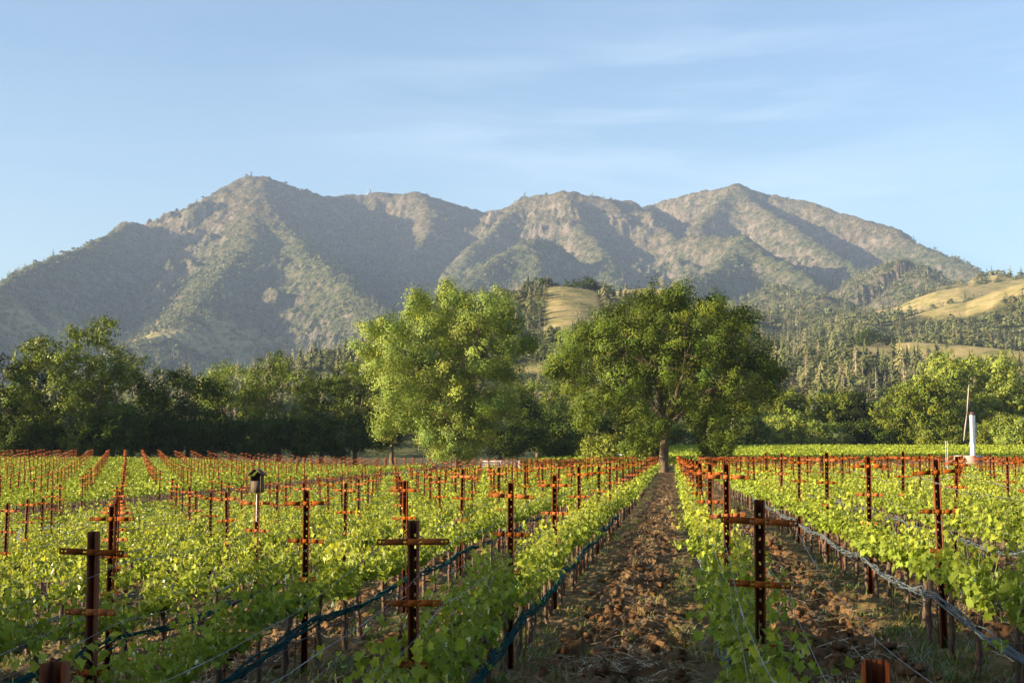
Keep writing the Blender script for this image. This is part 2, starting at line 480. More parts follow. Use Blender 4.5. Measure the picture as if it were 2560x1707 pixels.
# ------------------------------------------------------------------ mountains and foothills: crests joined by falling slopes
KM = 1000.0
crests = []
def crest(pts, a=0.75, tall=True):
    P = []
    for p in pts:
        q = at(p[0], p[1], p[2] * KM)
        P.append((q[0], q[1], q[2]))
    crests.append((np.array(P), a * (1.18 if tall else 1.0), tall))
crest([(-420, 840, 3.2), (-150, 722, 3.75), (0, 650, 4.25), (100, 603, 4.7), (200, 561, 5.2), (245, 541, 5.5), (282, 520, 5.8), (292, 513, 5.9), (325, 515, 6.05), (336, 523, 6.1), (392, 519, 6.4)], 0.92)
crest([(392, 519, 6.4), (406, 497, 6.42), (425, 480, 6.44), (450, 464, 6.46), (500, 434, 6.5), (540, 413, 6.6), (600, 411, 6.6), (650, 422, 6.6), (700, 438, 6.7), (735, 451, 6.8), (800, 449, 7.0), (850, 445, 7.0), (900, 446, 7.0), (950, 445, 6.9), (1000, 459, 7.0), (1060, 476, 7.1), (1112, 487, 7.2), (1150, 481, 7.0), (1200, 459, 6.8), (1250, 450, 6.7), (1300, 444, 6.6), (1330, 443, 6.6), (1400, 456, 6.6), (1450, 470, 6.7), (1470, 484, 6.9), (1500, 473, 7.4), (1530, 462, 7.4), (1600, 445, 7.3), (1640, 438, 7.2), (1690, 432, 7.0), (1760, 447, 7.0), (1850, 466, 6.9), (1900, 481, 6.8), (1960, 500, 6.7), (2045, 522, 6.5), (2060, 530, 6.45), (2072, 547, 6.4), (2100, 561, 6.3), (2200, 597, 6.0), (2250, 626, 5.8), (2330, 655, 5.6), (2500, 730, 5.3)], 0.8)
crest([(575, 412, 6.6), (590, 480, 6.0), (560, 560, 5.35), (500, 640, 4.75), (430, 715, 4.2), (340, 790, 3.7)], 0.5)
crest([(600, 411, 6.6), (622, 470, 6.1), (655, 520, 5.7), (705, 568, 5.3), (760, 606, 4.9), (800, 650, 4.5), (840, 690, 4.2), (880, 735, 3.9), (920, 790, 3.5)], 0.7)
crest([(735, 640, 5.1), (760, 690, 4.7), (800, 720, 4.4), (860, 760, 4.0), (880, 800, 3.6)], 0.7)
crest([(950, 445, 6.9), (992, 485, 6.65), (990, 525, 6.4), (970, 560, 6.2), (935, 590, 6.0), (925, 640, 5.6)], 0.9)
crest([(860, 450, 7.0), (850, 500, 6.7), (850, 530, 6.5)], 0.9)
crest([(1200, 459, 6.8), (1130, 525, 6.3), (1080, 585, 5.9), (1055, 640, 5.4), (1040, 700, 4.9)], 0.8)
crest([(1310, 444, 6.6), (1330, 510, 6.2), (1370, 570, 5.8), (1400, 620, 5.3), (1420, 670, 4.7)], 0.8)
crest([(1245, 556, 5.5), (1210, 553, 5.4), (1150, 595, 5.1), (1090, 645, 4.8), (1060, 700, 4.4)], 0.8)
crest([(1215, 556, 5.4), (1235, 600, 5.1), (1240, 660, 4.7)], 0.8)
crest([(1450, 470, 6.7), (1490, 505, 6.45), (1545, 548, 6.1), (1572, 590, 5.8), (1580, 640, 5.3)], 0.85)
crest([(1690, 432, 7.0), (1722, 468, 6.75), (1785, 500, 6.45), (1850, 550, 6.1), (1930, 600, 5.7), (1990, 640, 5.3)], 0.85)
crest([(1690, 432, 7.0), (1640, 480, 6.7), (1590, 520, 6.4)], 0.8)
crest([(1560, 560, 5.9), (1585, 537, 5.7), (1640, 543, 5.55), (1700, 551, 5.4), (1745, 575, 5.2), (1800, 605, 4.9), (1860, 650, 4.5)], 0.8)
crest([(1700, 551, 5.4), (1660, 610, 4.9), (1600, 640, 4.4), (1540, 690, 3.8)], 0.8)
crest([(1980, 632, 4.3), (2030, 610, 4.15), (2085, 598, 4.0), (2115, 612, 4.0), (2150, 650, 3.8), (2170, 700, 3.4)], 0.7)
crest([(1780, 660, 3.7), (1830, 680, 3.5), (1900, 690, 3.3)], 0.6)
crest([(2130, 665, 3.0), (2200, 652, 3.0), (2280, 642, 3.0), (2360, 640, 3.0), (2550, 610, 3.0)], 0.5)
# foothills
gold_lines = []
def hill(pts, a=0.5, gold=0):
    crest(pts, a, False)
    if gold: gold_lines.append((crests[-1][0], gold))
hill([(2050, 712, 2.45), (2100, 690, 2.45), (2150, 672, 2.45), (2200, 664, 2.45), (2270, 655, 2.5), (2352, 643, 2.55), (2520, 610, 2.6)], 0.42, 130)
hill([(2220, 698, 1.95), (2280, 676, 1.95), (2360, 652, 1.95), (2520, 615, 1.95)], 0.42, 110)
hill([(1600, 800, 2.1), (1720, 745, 2.3), (1800, 722, 2.4), (1900, 716, 2.3), (2000, 722, 2.2), (2120, 745, 2.0), (2240, 755, 1.8), (2352, 765, 1.7), (2520, 780, 1.6)], 0.40)
hill([(1720, 745, 2.3), (1755, 790, 1.75), (1785, 835, 1.3), (1800, 880, 0.95), (1800, 930, 0.7)], 0.36)
hill([(1990, 735, 2.1), (1955, 780, 1.6), (1925, 822, 1.2), (1900, 868, 0.9), (1890, 930, 0.65)], 0.36)
hill([(2240, 770, 1.7), (2180, 790, 1.4), (2130, 800, 1.25)], 0.36)
hill([(1985, 806, 1.15), (2030, 795, 1.18), (2100, 792, 1.17), (2200, 798, 1.16), (2280, 806, 1.14), (2360, 815, 1.12), (2560, 830, 1.1)], 0.34, 90)
hill([(2360, 880, 0.8), (2200, 885, 0.8), (2080, 880, 0.82), (1990, 860, 0.95)], 0.3)
hill([(1120, 730, 1.35), (1180, 700, 1.28), (1230, 674, 1.2), (1290, 667, 1.16), (1340, 672, 1.16), (1390, 696, 1.2), (1430, 745, 1.22), (1480, 800, 1.25)], 0.55)
gold_lines.append((np.array([at(1310, 674, 1150), at(1318, 700, 1085), at(1322, 730, 1020), at(1315, 745, 985)]), 21))
gold_lines.append((np.array([at(1200, 815, 800), at(1240, 812, 800)]), 9))
hill([(1290, 668, 1.16), (1305, 705, 1.07), (1310, 750, 0.98), (1300, 810, 0.85)], 0.55)
hill([(1180, 700, 1.28), (1190, 770, 1.05), (1220, 830, 0.85)], 0.5)
hill([(1370, 690, 2.2), (1415, 670, 2.2), (1470, 662, 2.2), (1530, 666, 2.2), (1590, 700, 2.2)], 0.45, 90)
hill([(250, 960, 1.1), (330, 900, 1.15), (420, 880, 1.15), (520, 900, 1.15), (600, 890, 1.2), (700, 860, 1.3), (820, 832, 1.4), (980, 800, 1.5), (1120, 745, 1.4)], 0.42)
hill([(820, 832, 1.4), (760, 880, 1.05), (700, 940, 0.8)], 0.4)
hill([(980, 800, 1.5), (1010, 850, 1.1), (1030, 930, 0.8)], 0.4)

def seg_near(X, Y, P, warp=0):
    """nearest plan distance to a crest line and the crest height there"""
    bd = np.full(X.shape, 1e12); bz = np.zeros(X.shape)
    for i in range(len(P) - 1):
        a, b = P[i], P[i + 1]
        dx, dy = b[0] - a[0], b[1] - a[1]
        t = np.clip(((X - a[0]) * dx + (Y - a[1]) * dy) / (dx * dx + dy * dy), 0, 1)
        d = (X - a[0] - t * dx) ** 2 + (Y - a[1] - t * dy) ** 2
        z = a[2] + (b[2] - a[2]) * t
        mk_ = d < bd
        bd = np.where(mk_, d, bd); bz = np.where(mk_, z, bz)
    return np.sqrt(bd), bz

def terrain(X, Y):
    wx = X + 70 * (fbm(X / 420, Y / 420, 71, 3) - 0.5)
    wy = Y + 70 * (fbm(X / 420, Y / 420, 81, 3) - 0.5)
    rid = fbm(X / 260, Y / 520, 91, 5, True) - 0.62
    rid2 = fbm(X / 60, Y / 90, 101, 4, True) - 0.6
    rid3 = fbm(X / 34, Y / 48, 111, 3) - 0.5
    cz = fbm(X / 210, Y / 260, 131, 4); cm = sstep(0.5, 0.6, fbm(X / 700, Y / 800, 141, 3))
    crag = (sstep(0.50, 0.525, cz) * 26 + sstep(0.57, 0.59, cz) * 24 + sstep(0.63, 0.645, cz) * 18) * cm
    h = np.zeros(X.shape)
    for P, a, tall in crests:
        s = max(P[:, 2].max(), 20)
        lo = P[:, :2].min(0) - 5.5 * s / a; hi = P[:, :2].max(0) + 5.5 * s / a
        m = (X > lo[0]) & (X < hi[0]) & (Y > lo[1]) & (Y < hi[1])
        if not m.any(): continue
        x, y = (wx[m], wy[m]) if tall else (X[m], Y[m])
        d, z = seg_near(x, y, P)
        rd = 42.0 if tall else 30.0
        d = np.sqrt(d * d + rd * rd) - rd
        z = np.maximum(z, 5)
        v = z * np.exp(-a * d / z)
        if tall: v = (v - 0.09 * z) / 0.91
        m0 = v > 0
        v = np.maximum(v, 0)
        if tall:
            k = sstep(20, 420, d)
            v = v + (rid[m] * 190 * k * np.clip(v / 500, 0, 1) + rid2[m] * 62 * sstep(0, 160, d) * np.clip(v / 300, 0, 1) + (rid3[m] * 24 + crag[m] * sstep(50, 190, d) * np.clip((v - 260) / 200, 0, 1)) * np.clip(v / 200, 0, 1))
        else:
            v = v + rid2[m] * 10 * sstep(10, 90, d) * np.clip(v / 40, 0, 1)
        k = 50.0 if tall else 14.0
        q = np.maximum(k - np.abs(h[m] - v), 0) / k
        h[m] = np.maximum(h[m], v) + np.where((h[m] > 12) & (v > 12), q * q * k / 4, 0)
    return h

hang = np.linspace(AL - 0.03, AR + 0.06, 860)
hrad = np.concatenate([np.geomspace(440, 3500, 190), np.geomspace(3520, 7750, 330)])
hx, hy = polar(hang, hrad)
hz = terrain(hx, hy)
edge = sstep(440, 620, np.hypot(hx, hy))
hz = hz * edge + (G(hx * 0 + 80, hy * 0 + 400) * (1 - edge) * 0 + 2.2 * (hx > -20)) - 0.8 * (1 - edge) 
gold = np.zeros(hx.shape)
for P, rad in gold_lines:
    d, _ = seg_near(hx, hy, P)
    d = d * (0.75 + 0.5 * fbm(hx / 60, hy / 60, 7, 3))
    gold = np.maximum(gold, 1 - sstep(rad * 0.8, rad * 1.05, d))
dist = np.hypot(hx, hy)
gyv, gxv = np.gradient(hz)
# slope from finite differences on the polar sheet
dr = np.gradient(hrad)[:, None]; da = np.gradient(hang)[None] * dist
slope = np.hypot(gyv / dr, gxv / da)
high = sstep(560, 1150, hz)
grass_hi = sstep(0.56, 0.66, fbm(hx / 330, hy / 330, 15, 4)) * sstep(2600, 3000, dist) * (1 - sstep(350, 520, hz))
hill_tint = np.stack([np.clip(gold + 0.8 * grass_hi, 0, 1), high, np.clip(sstep(0.75, 1.25, slope), 0, 1)], -1).reshape(-1, 3)

def hill_material():
    m, t = new_mat('chaparral_slopes')
    out = N(t, 'ShaderNodeOutputMaterial')
    b = N(t, 'ShaderNodeBsdfPrincipled'); b.inputs['Roughness'].default_value = 1.0
    b.inputs['Specular IOR Level'].default_value = 0.05
    pos = N(t, 'ShaderNodeNewGeometry').outputs['Position']
    at_ = N(t, 'ShaderNodeAttribute'); at_.attribute_name = 'tint'
    sep = N(t, 'ShaderNodeSeparateColor'); t.links.new(at_.outputs['Color'], sep.inputs['Color'])
    n1 = N(t, 'ShaderNodeTexNoise', Scale=0.045, Detail=6, Roughness=0.75); t.links.new(pos, n1.inputs['Vector'])
    green = ramp(t, n1.outputs['Fac'], [(0.40, (0.02, 0.032, 0.011)), (0.49, (0.07, 0.085, 0.03)), (0.60, (0.16, 0.155, 0.06))])
    tan = ramp(t, n1.outputs['Fac'], [(0.40, (0.04, 0.042, 0.017)), (0.5, (0.11, 0.09, 0.044)), (0.62, (0.225, 0.165, 0.092))])
    n2 = N(t, 'ShaderNodeTexNoise', Scale=0.0045, Detail=6, Roughness=0.6); t.links.new(pos, n2.inputs['Vector'])
    hf = N(t, 'ShaderNodeMath'); hf.operation = 'MULTIPLY_ADD'
    t.links.new(n2.outputs['Fac'], hf.inputs[0]); hf.inputs[1].default_value = 3.2
    sub = N(t, 'ShaderNodeMath'); sub.operation = 'ADD'; sub.inputs[1].default_value = -1.75
    t.links.new(sep.outputs['Green'], sub.inputs[0]); t.links.new(sub.outputs[0], hf.inputs[2])
    cl = N(t, 'ShaderNodeClamp'); t.links.new(hf.outputs[0], cl.inputs['Value'])
    m1 = N(t, 'ShaderNodeMix'); m1.data_type = 'RGBA'
    t.links.new(cl.outputs[0], m1.inputs['Factor']); t.links.new(green, m1.inputs['A']); t.links.new(tan, m1.inputs['B'])
    # bare rock on the steep bits
    n3 = N(t, 'ShaderNodeTexNoise', Scale=0.02, Detail=7, Roughness=0.7); t.links.new(pos, n3.inputs['Vector'])
    rock = ramp(t, n3.outputs['Fac'], [(0.35, (0.09, 0.08, 0.065)), (0.55, (0.2, 0.165, 0.125)), (0.7, (0.30, 0.24, 0.18))])
    rk = N(t, 'ShaderNodeMath'); rk.operation = 'MULTIPLY'
    rn = ramp(t, n3.outputs['Fac'], [(0.42, (0, 0, 0)), (0.56, (1, 1, 1))])
    t.links.new(sep.outputs['Blue'], rk.inputs[0]); t.links.new(rn, rk.inputs[1])
    m2 = N(t, 'ShaderNodeMix'); m2.data_type = 'RGBA'
    t.links.new(rk.outputs[0], m2.inputs['Factor']); t.links.new(m1.outputs['Result'], m2.inputs['A']); t.links.new(rock, m2.inputs['B'])
    # dry golden grass on the open knolls
    n4 = N(t, 'ShaderNodeTexNoise', Scale=0.05, Detail=7, Roughness=0.65); t.links.new(pos, n4.inputs['Vector'])
    gold = ramp(t, n4.outputs['Fac'], [(0.34, (0.15, 0.15, 0.055)), (0.5, (0.30, 0.25, 0.10)), (0.66, (0.40, 0.31, 0.155))])
    m3 = N(t, 'ShaderNodeMix'); m3.data_type = 'RGBA'
    t.links.new(sep.outputs['Red'], m3.inputs['Factor']); t.links.new(m2.outputs['Result'], m3.inputs['A']); t.links.new(gold, m3.inputs['B'])
    t.links.new(m3.outputs['Result'], b.inputs['Base Color'])
    nb = N(t, 'ShaderNodeTexNoise', Scale=0.09, Detail=5, Roughness=0.7); t.links.new(pos, nb.inputs['Vector'])
    inv = N(t, 'ShaderNodeMath'); inv.operation = 'SUBTRACT'; inv.inputs[0].default_value = 1.18
    t.links.new(sep.outputs['Red'], inv.inputs[1])
    bp = N(t, 'ShaderNodeBump', Distance=16.0)
    bs = N(t, 'ShaderNodeMath'); bs.operation = 'MULTIPLY'; bs.inputs[1].default_value = 0.9
    t.links.new(inv.outputs[0], bs.inputs[0]); t.links.new(bs.outputs[0], bp.inputs['Strength'])
    t.links.new(nb.outputs['Fac'], bp.inputs['Height']); t.links.new(bp.outputs['Normal'], b.inputs['Normal'])
    t.links.new(b.outputs[0], out.inputs['Surface'])
    return m
M['hills'] = hill_material()
o = mk('hills', np.stack([hx, hy, hz], -1).reshape(-1, 3), grid_faces(len(hrad), len(hang)), M['hills'], tint=hill_tint, smooth=True)
tag(o, kind='structure')

def hz_at(x, y):
    """height of the hill sheet at a point (bilinear on the polar grid)"""
    a = np.arctan2(x, y); r = np.hypot(x, y)
    ai = np.clip((a - hang[0]) / (hang[1] - hang[0]), 0, len(hang) - 1.001)
    ri = np.clip(np.interp(r, hrad, np.arange(len(hrad))), 0, len(hrad) - 1.001)
    i, j = ri.astype(int), ai.astype(int); fi, fj = ri - i, ai - j
    return (hz[i, j] * (1 - fi) * (1 - fj) + hz[i + 1, j] * fi * (1 - fj) + hz[i, j + 1] * (1 - fi) * fj + hz[i + 1, j + 1] * fi * fj), gold[i, j]

# ------------------------------------------------------------------ haze: the air between here and the mountain
hb = MB(); hb.box(-3850, 2900, -500, 8000, -6.0, 1480.0)
m, t = new_mat('haze_air')
out = N(t, 'ShaderNodeOutputMaterial')
pv = N(t, 'ShaderNodeVolumePrincipled')
pv.inputs['Color'].default_value = (0.52, 0.69, 1.0, 1)
pv.inputs['Density'].default_value = HAZE_DENSITY
pv.inputs['Anisotropy'].default_value = 0.0
t.links.new(pv.outputs['Volume'], out.inputs['Volume'])
hz_o = hb.build('haze', m)
tag(hz_o, kind='stuff')
#PART2
# ------------------------------------------------------------------ vine rows: posts
WORDS = ['', 'first', 'second', 'third', 'fourth', 'fifth', 'sixth', 'seventh', 'eighth', 'ninth', 'tenth', 'eleventh', 'twelfth', 'thirteenth',
         'fourteenth', 'fifteenth', 'sixteenth', 'seventeenth', 'eighteenth', 'nineteenth', 'twentieth', 'twenty-first', 'twenty-second', 'twenty-third',
         'twenty-fourth', 'twenty-fifth', 'twenty-sixth', 'twenty-seventh', 'twenty-eighth', 'twenty-ninth', 'thirtieth', 'thirty-first', 'thirty-second']

def row_name(k):
    if k >= 0: return 'row right of the aisle' if k == 0 else WORDS[k + 1] + ' row right of aisle'
    if k == -1: return 'row left of the aisle'
    x = ROW0 + k * ROWD
    return (WORDS[-k] + ' row left of aisle')

rows = [k for k in range(-75, 19) if not (ROAD[0] - 1.3 < ROW0 + k * ROWD < ROAD[1] + 1.3)]
def in_view(x, y, mg=0.6):
    return y > 1 and (AL_T * y - mg < x < AR_T * y + mg)
AL_T, AR_T = -0.504, 0.2435
def row_end(x):
    if x < ROAD[0]: return 192.0
    return 188.0 if x < -14 else (ROW_END - 0.15 * max(0, x - 20))
def row_start(x):
    return 3.0

HP = 2.17
def hole_plate(mb, x0, x1, z0, z1, y0, y1, holes):
    """a plate with rectangular holes punched through it: built of butted pieces"""
    cuts = sorted({x0, x1} | {h[0] for h in holes} | {h[1] for h in holes})
    for a, b in zip(cuts[:-1], cuts[1:]):
        hs = sorted([(h[2], h[3]) for h in holes if h[0] <= a + 1e-6 and h[1] >= b - 1e-6])
        z = z0
        for lo, hi in hs:
            mb.box(a, b, y0, y1, z, lo); z = hi
        mb.box(a, b, y0, y1, z, z1)

def make_post():
    root = empty('trellis_post', (0, 0, 0))
    ch = MB()
    holes = [(-0.007, 0.007, z - 0.011, z + 0.011) for z in np.arange(0.62, HP - 0.03, 0.085)]
    hole_plate(ch, -0.027, 0.027, -0.35, HP, 0.036, 0.040, holes)
    for s in (-1, 1):
        x0, x1 = sorted((s * 0.027, s * 0.031))
        ch.box(x0, x1, -0.024, 0.040, -0.35, HP)
        x0, x1 = sorted((s * 0.031, s * 0.038))
        ch.box(x0, x1, -0.024, -0.020, -0.35, HP)
    ch.build('channel', M['rust_shaded'], root)
    for z, wd in ((HP - 0.15, 0.535), (HP - 0.585, 0.42), (HP - 1.02, 0.235)):
        a = MB(); h = 0.023; e = wd / 2
        hs = [(s * (e - q) - 0.008, s * (e - q) + 0.008, -0.004, 0.008) for s in (-1, 1) for q in (0.022, 0.052)]
        hs += [(s * 0.052 - 0.016, s * 0.052 + 0.016, -0.003, 0.006) for s in (-1, 1)]
        hole_plate(a, -e, e, -h, h, -0.0305, -0.0265, hs)
        a.box(-e, e, -0.0265, -0.004 - 0.021, -h, -h + 0.004)
        for s in (-1, 1):
            x0, x1 = sorted((s * 0.058, s * (e - 0.004)))
            a.box(x0, x1, -0.025, -0.003, -h, -h + 0.004)
        c = a.build('crossarm', M['rust'], root)
        c.location = (0, 0, z)
    return root

post_spots = []
for k in rows:
    x = ROW0 + k * ROWD
    n = 0
    for j in range(60):
        y = POST0 + j * POSTD
        if y > row_end(x) + 1: break
        if in_view(x, y):
            n += 1
            post_spots.append((math.hypot(x, y), k, j, x, y, n))
post_spots.sort()
proto = make_post()
NEAR_POSTS = 300
for i, (d, k, j, x, y, n) in enumerate(post_spots[:NEAR_POSTS]):
    o = proto if i == 0 else copy_tree(proto)
    x += random.uniform(-0.03, 0.03)
    o.location = (x, y, float(G(x, y)) + random.uniform(-0.08, 0.07))
    ln = 0.35 if d < 14 else 1.0
    o.rotation_euler = (R(random.gauss(0, 1.2)) * ln, R(random.gauss(0, 1.3)) * ln, R(random.gauss(0, 6)))
    for c in o.children:
        if c.name.startswith('crossarm'):
            c.rotation_euler = (0, R(random.gauss(0, 1.6)), R(random.gauss(0, 2)))
    tag(o, f"rusty crossarm post, {WORDS[min(n, 30)]} from the front in the {row_name(k)}", 'trellis post', 'rusty trellis posts along the vine rows')

fp = MB()
for d, k, j, x, y, n in post_spots[NEAR_POSTS:]:
    z = float(G(x, y)) + random.uniform(-0.08, 0.08)
    Mx = Matrix.Translation((x, y, z)) @ Matrix.Rotation(R(random.gauss(0, 1)), 4, 'Y') @ Matrix.Rotation(R(random.gauss(0, 4)), 4, 'Z')
    fp.box(-0.027, 0.027, 0.02, 0.03, -0.2, HP, Mx)
    fp.box(0.027, 0.033, -0.024, 0.03, -0.2, HP, Mx)
    fp.box(-0.033, -0.027, -0.024, 0.03, -0.2, HP, Mx)
    for zz, wd in ((HP - 0.15, 0.535), (HP - 0.585, 0.42), (HP - 1.02, 0.235)):
        My = Mx @ Matrix.Translation((0, 0, zz)) @ Matrix.Rotation(R(random.gauss(0, 1.6)), 4, 'Y')
        fp.box(-wd / 2, wd / 2, -0.031, -0.0255, -0.023, 0.023, My)
tag(fp.build('distant_trellis_posts', M['rust_far']), 'rusty posts and crossarms crowding the far end of the rows', 'trellis posts', kind='stuff')

# ------------------------------------------------------------------ vine rows: vines
def frame_of(nrm, spin):
    """two tangents for each normal, turned by spin"""
    ref = np.where(np.abs(nrm[:, 2:3]) < 0.9, np.array([[0.0, 0, 1]]), np.array([[1.0, 0, 0]]))
    a = np.cross(nrm, ref); a /= np.linalg.norm(a, axis=1)[:, None] + 1e-9
    b = np.cross(nrm, a)
    c, s = np.cos(spin)[:, None], np.sin(spin)[:, None]
    return a * c + b * s, b * c - a * s

def unit(v): return v / (np.linalg.norm(v, axis=-1, keepdims=True) + 1e-9)

# outline of one vine leaf: five lobes round a stalk notch, folded along its ribs
LEAF2D = np.array([(0.0, 0.0), (0.20, -0.20), (0.46, -0.10), (0.40, 0.16), (0.60, 0.36), (0.38, 0.50), (0.30, 0.66), (0.14, 0.72), (0.0, 1.0),
                   (-0.14, 0.72), (-0.30, 0.66), (-0.38, 0.50), (-0.60, 0.36), (-0.40, 0.16), (-0.46, -0.10), (-0.20, -0.20)])
LEAFC = np.array([(0.0, 0.34)])
def leaves_mesh(P, Nn, axis, size, lobed=True, rg=rng):
    """leaf blades at points P facing Nn with their tips along axis"""
    n = len(P)
    ax = axis - Nn * (axis * Nn).sum(1)[:, None]
    ax = unit(ax); sx = np.cross(ax, Nn)
    if lobed:
        O = np.vstack([LEAF2D, LEAFC]); m = len(O)
        fold = np.abs(O[:, 0]) * 0.32
        curl = -0.22 * (O[:, 1] - 0.3) ** 2
        wob = rg.normal(0, 0.05, (n, m))
        V = P[:, None] + size[:, None, None] * (sx[:, None] * O[None, :, :1] + ax[:, None] * (O[None, :, 1:2]) + Nn[:, None] * (fold + curl + wob)[:, :, None])
        i = np.arange(16)
        T = np.stack([i, (i + 1) % 16, np.full(16, 16)], 1)
    else:
        O = np.array([(0, -0.1), (0.5, 0.2), (0.28, 0.75), (0, 1.0), (-0.28, 0.75), (-0.5, 0.2)]); m = 6
        fold = np.abs(O[:, 0]) * 0.35
        V = P[:, None] + size[:, None, None] * (sx[:, None] * O[None, :, :1] + ax[:, None] * O[None, :, 1:2] + Nn[:, None] * fold[None, :, None])
        T = np.array([(0, 1, 2), (0, 2, 3), (0, 3, 4), (0, 4, 5)])
    F = (np.arange(n)[:, None, None] * m + T[None]).reshape(-1, 3)
    return V.reshape(-1, 3), F, m

def vine_leaf_cloud(rg, nshoot, per, size, half=0.62):
    """shoots rise from the cordon along the row (local Y); leaves sit along them"""
    P, Nn, Ax, S, paths = [], [], [], [], []
    for s in range(nshoot):
        y0 = rg.uniform(-half, half)
        p = np.array([rg.normal(0, 0.03), y0, 0.80 + rg.normal(0, 0.03)])
        L = rg.uniform(0.25, 0.62) if rg.random() > 0.22 else rg.uniform(0.6, 0.85)
        droop = rg.random() < 0.24
        d = unit(np.array([rg.normal(0, 0.34), rg.normal(0, 0.42), 0.3 if droop else 1.0]))
        path = [p.copy()]
        st = L / 7
        for q in range(7):
            d = unit(d + rg.normal(0, 0.16, 3) + np.array([0, 0, -0.13 if droop else 0.05]))
            p = p + d * st
            path.append(p.copy())
        path = np.array(path); paths.append(path)
        for q in range(per):
            t = rg.uniform(0.0, 1.0) * 6.99
            i = int(t); b = path[i] * (1 - t + i) + path[i + 1] * (t - i)
            az = rg.uniform(0, 2 * np.pi)
            out = np.array([np.cos(az) * 1.15, np.sin(az), rg.normal(0.05, 0.35)])
            b = b + unit(out) * rg.uniform(0.03, 0.11)
            P.append(b)
            Nn.append(unit(out * np.array([0.75, 0.75, 0.3]) + np.array([0, 0, rg.uniform(0.1, 1.0)]) + rg.normal(0, 0.3, 3)))
            Ax.append(out + np.array([0, 0, -0.55]))
            S.append(size * rg.uniform(0.6, 1.15) * (1.12 - 0.07 * t))
    return np.array(P), np.array(Nn), np.array(Ax), np.array(S), paths

def vine_trunk(rg, mb):
    hgt = 0.80
    z = np.linspace(-0.12, hgt, 9)
    wx, wy = np.cumsum(rg.normal(0, 0.012, 9)), np.cumsum(rg.normal(0, 0.018, 9))
    wx -= wx * 0.5 * sstep(0.5, 1, z / hgt)
    rad = (0.034 - 0.010 * np.clip(z, 0, 1) / hgt) * (1 + rg.normal(0, 0.13, 9))
    rad[-1] *= 1.4; rad[-2] *= 1.3
    mb.tube(np.column_stack([wx, wy, z]), rad, 7)
    for s in (-1, 1):
        y = np.linspace(0, 0.6, 8)
        P = np.column_stack([wx[-1] + rg.normal(0, 0.008, 8), wy[-1] + s * y, hgt - 0.03 + 0.03 * np.minimum(y / 0.2, 1) + rg.normal(0, 0.012, 8)])
        mb.tube(P, 0.021 - 0.014 * y / 0.6 + np.abs(rg.normal(0, 0.004, 8)), 6)
    for q in range(9):
        y = rg.uniform(-0.5, 0.5)
        p = np.array([wx[-1], wy[-1] + y, hgt - 0.01])
        mb.tube(np.array([p, p + rg.normal(0, 0.02, 3) + [0, 0, 0.04], p + rg.normal(0, 0.03, 3) + [0, 0, 0.075]]), [0.012, 0.010, 0.007], 5)

def make_vine(seed):
    rg = np.random.default_rng(seed)
    root = empty('grapevine', (0, 0, 0))
    tb = MB(); vine_trunk(rg, tb)
    tb.build('trunk', M['vine_bark'], root, smooth=True)
    st = MB(); x = rg.choice([-1, 1]) * 0.045
    st.tube(np.array([(x, 0.02, -0.2), (x + rg.normal(0, 0.01), 0.02, 1.0)]), 0.005, 5)
    st.build('stake', M['rust_shaded'], root)
    P, Nn, Ax, S, paths = vine_leaf_cloud(rg, rg.integers(14, 20), 13, 0.098)
    V, F, m_ = leaves_mesh(P, Nn, Ax, S, True, rg)
    young = np.clip((P[:, 2] - 0.95) / 0.45, 0, 1)
    val = rg.uniform(0.62, 1.25, len(P))
    tint = np.stack([val * (0.85 + 0.45 * young), val * (0.92 + 0.25 * young), val * (0.8 + 0.2 * young)], 1)
    mk('foliage', V, F, M['vine_leaf'], root, np.repeat(tint, m_, 0))
    sh = MB()
    for p in paths:
        sh.tube(p, np.linspace(0.0045, 0.0018, len(p)), 4, caps=False)
    sh.build('shoot', M['shoot'], root)
    return root

vine_spots = []
for k in rows:
    x = ROW0 + k * ROWD
    for j in range(-1, 60):
        for q in range(5):
            y = POST0 + j * POSTD + (q + 0.5) * VINED
            if y < 2.6 or y > row_end(x): continue
            if in_view(x, y, 0.9):
                vine_spots.append((math.hypot(x, y), k, j, q, x, y))
vine_spots.sort()
protos = [make_vine(100 + s) for s in range(9)]
used = set()
NEAR_VINES = 300
first_post = {}
for d, k, j, x, y, n in post_spots:
    first_post.setdefault(k, j)
    first_post[k] = min(first_post[k], j)
for i, (d, k, j, q, x, y) in enumerate(vine_spots[:NEAR_VINES]):
    v = random.randrange(9)
    if v not in used: o = protos[v]; used.add(v)
    elif len(used) < 9:
        v = min(set(range(9)) - used); o = protos[v]; used.add(v)
    else: o = copy_tree(protos[v])
    x += random.uniform(-0.04, 0.04); y += random.uniform(-0.08, 0.08)
    o.location = (x, y, float(G(x, y)) + 0.02)
    o.rotation_euler = (R(random.gauss(0, 2)), R(random.gauss(0, 2)), random.choice((0, math.pi)) + R(random.gauss(0, 7)))
    s = random.uniform(0.92, 1.12)
    o.scale = (s, 1.0, random.uniform(0.94, 1.08))
    n = j - first_post.get(k, 0) + 1
    if n >= 1: lab = f"leafy grapevine, {WORDS[q + 1]} behind the {WORDS[n]} post of the {row_name(k)}"
    else: lab = f"leafy grapevine, {WORDS[5 - q]} in front of the {WORDS[1]} post of the {row_name(k)}" if n == 0 else f"leafy grapevine at the near end of the {row_name(k)}, {WORDS[5 - q]} one"
    tag(o, lab, 'grapevine', 'grapevines along the rows')

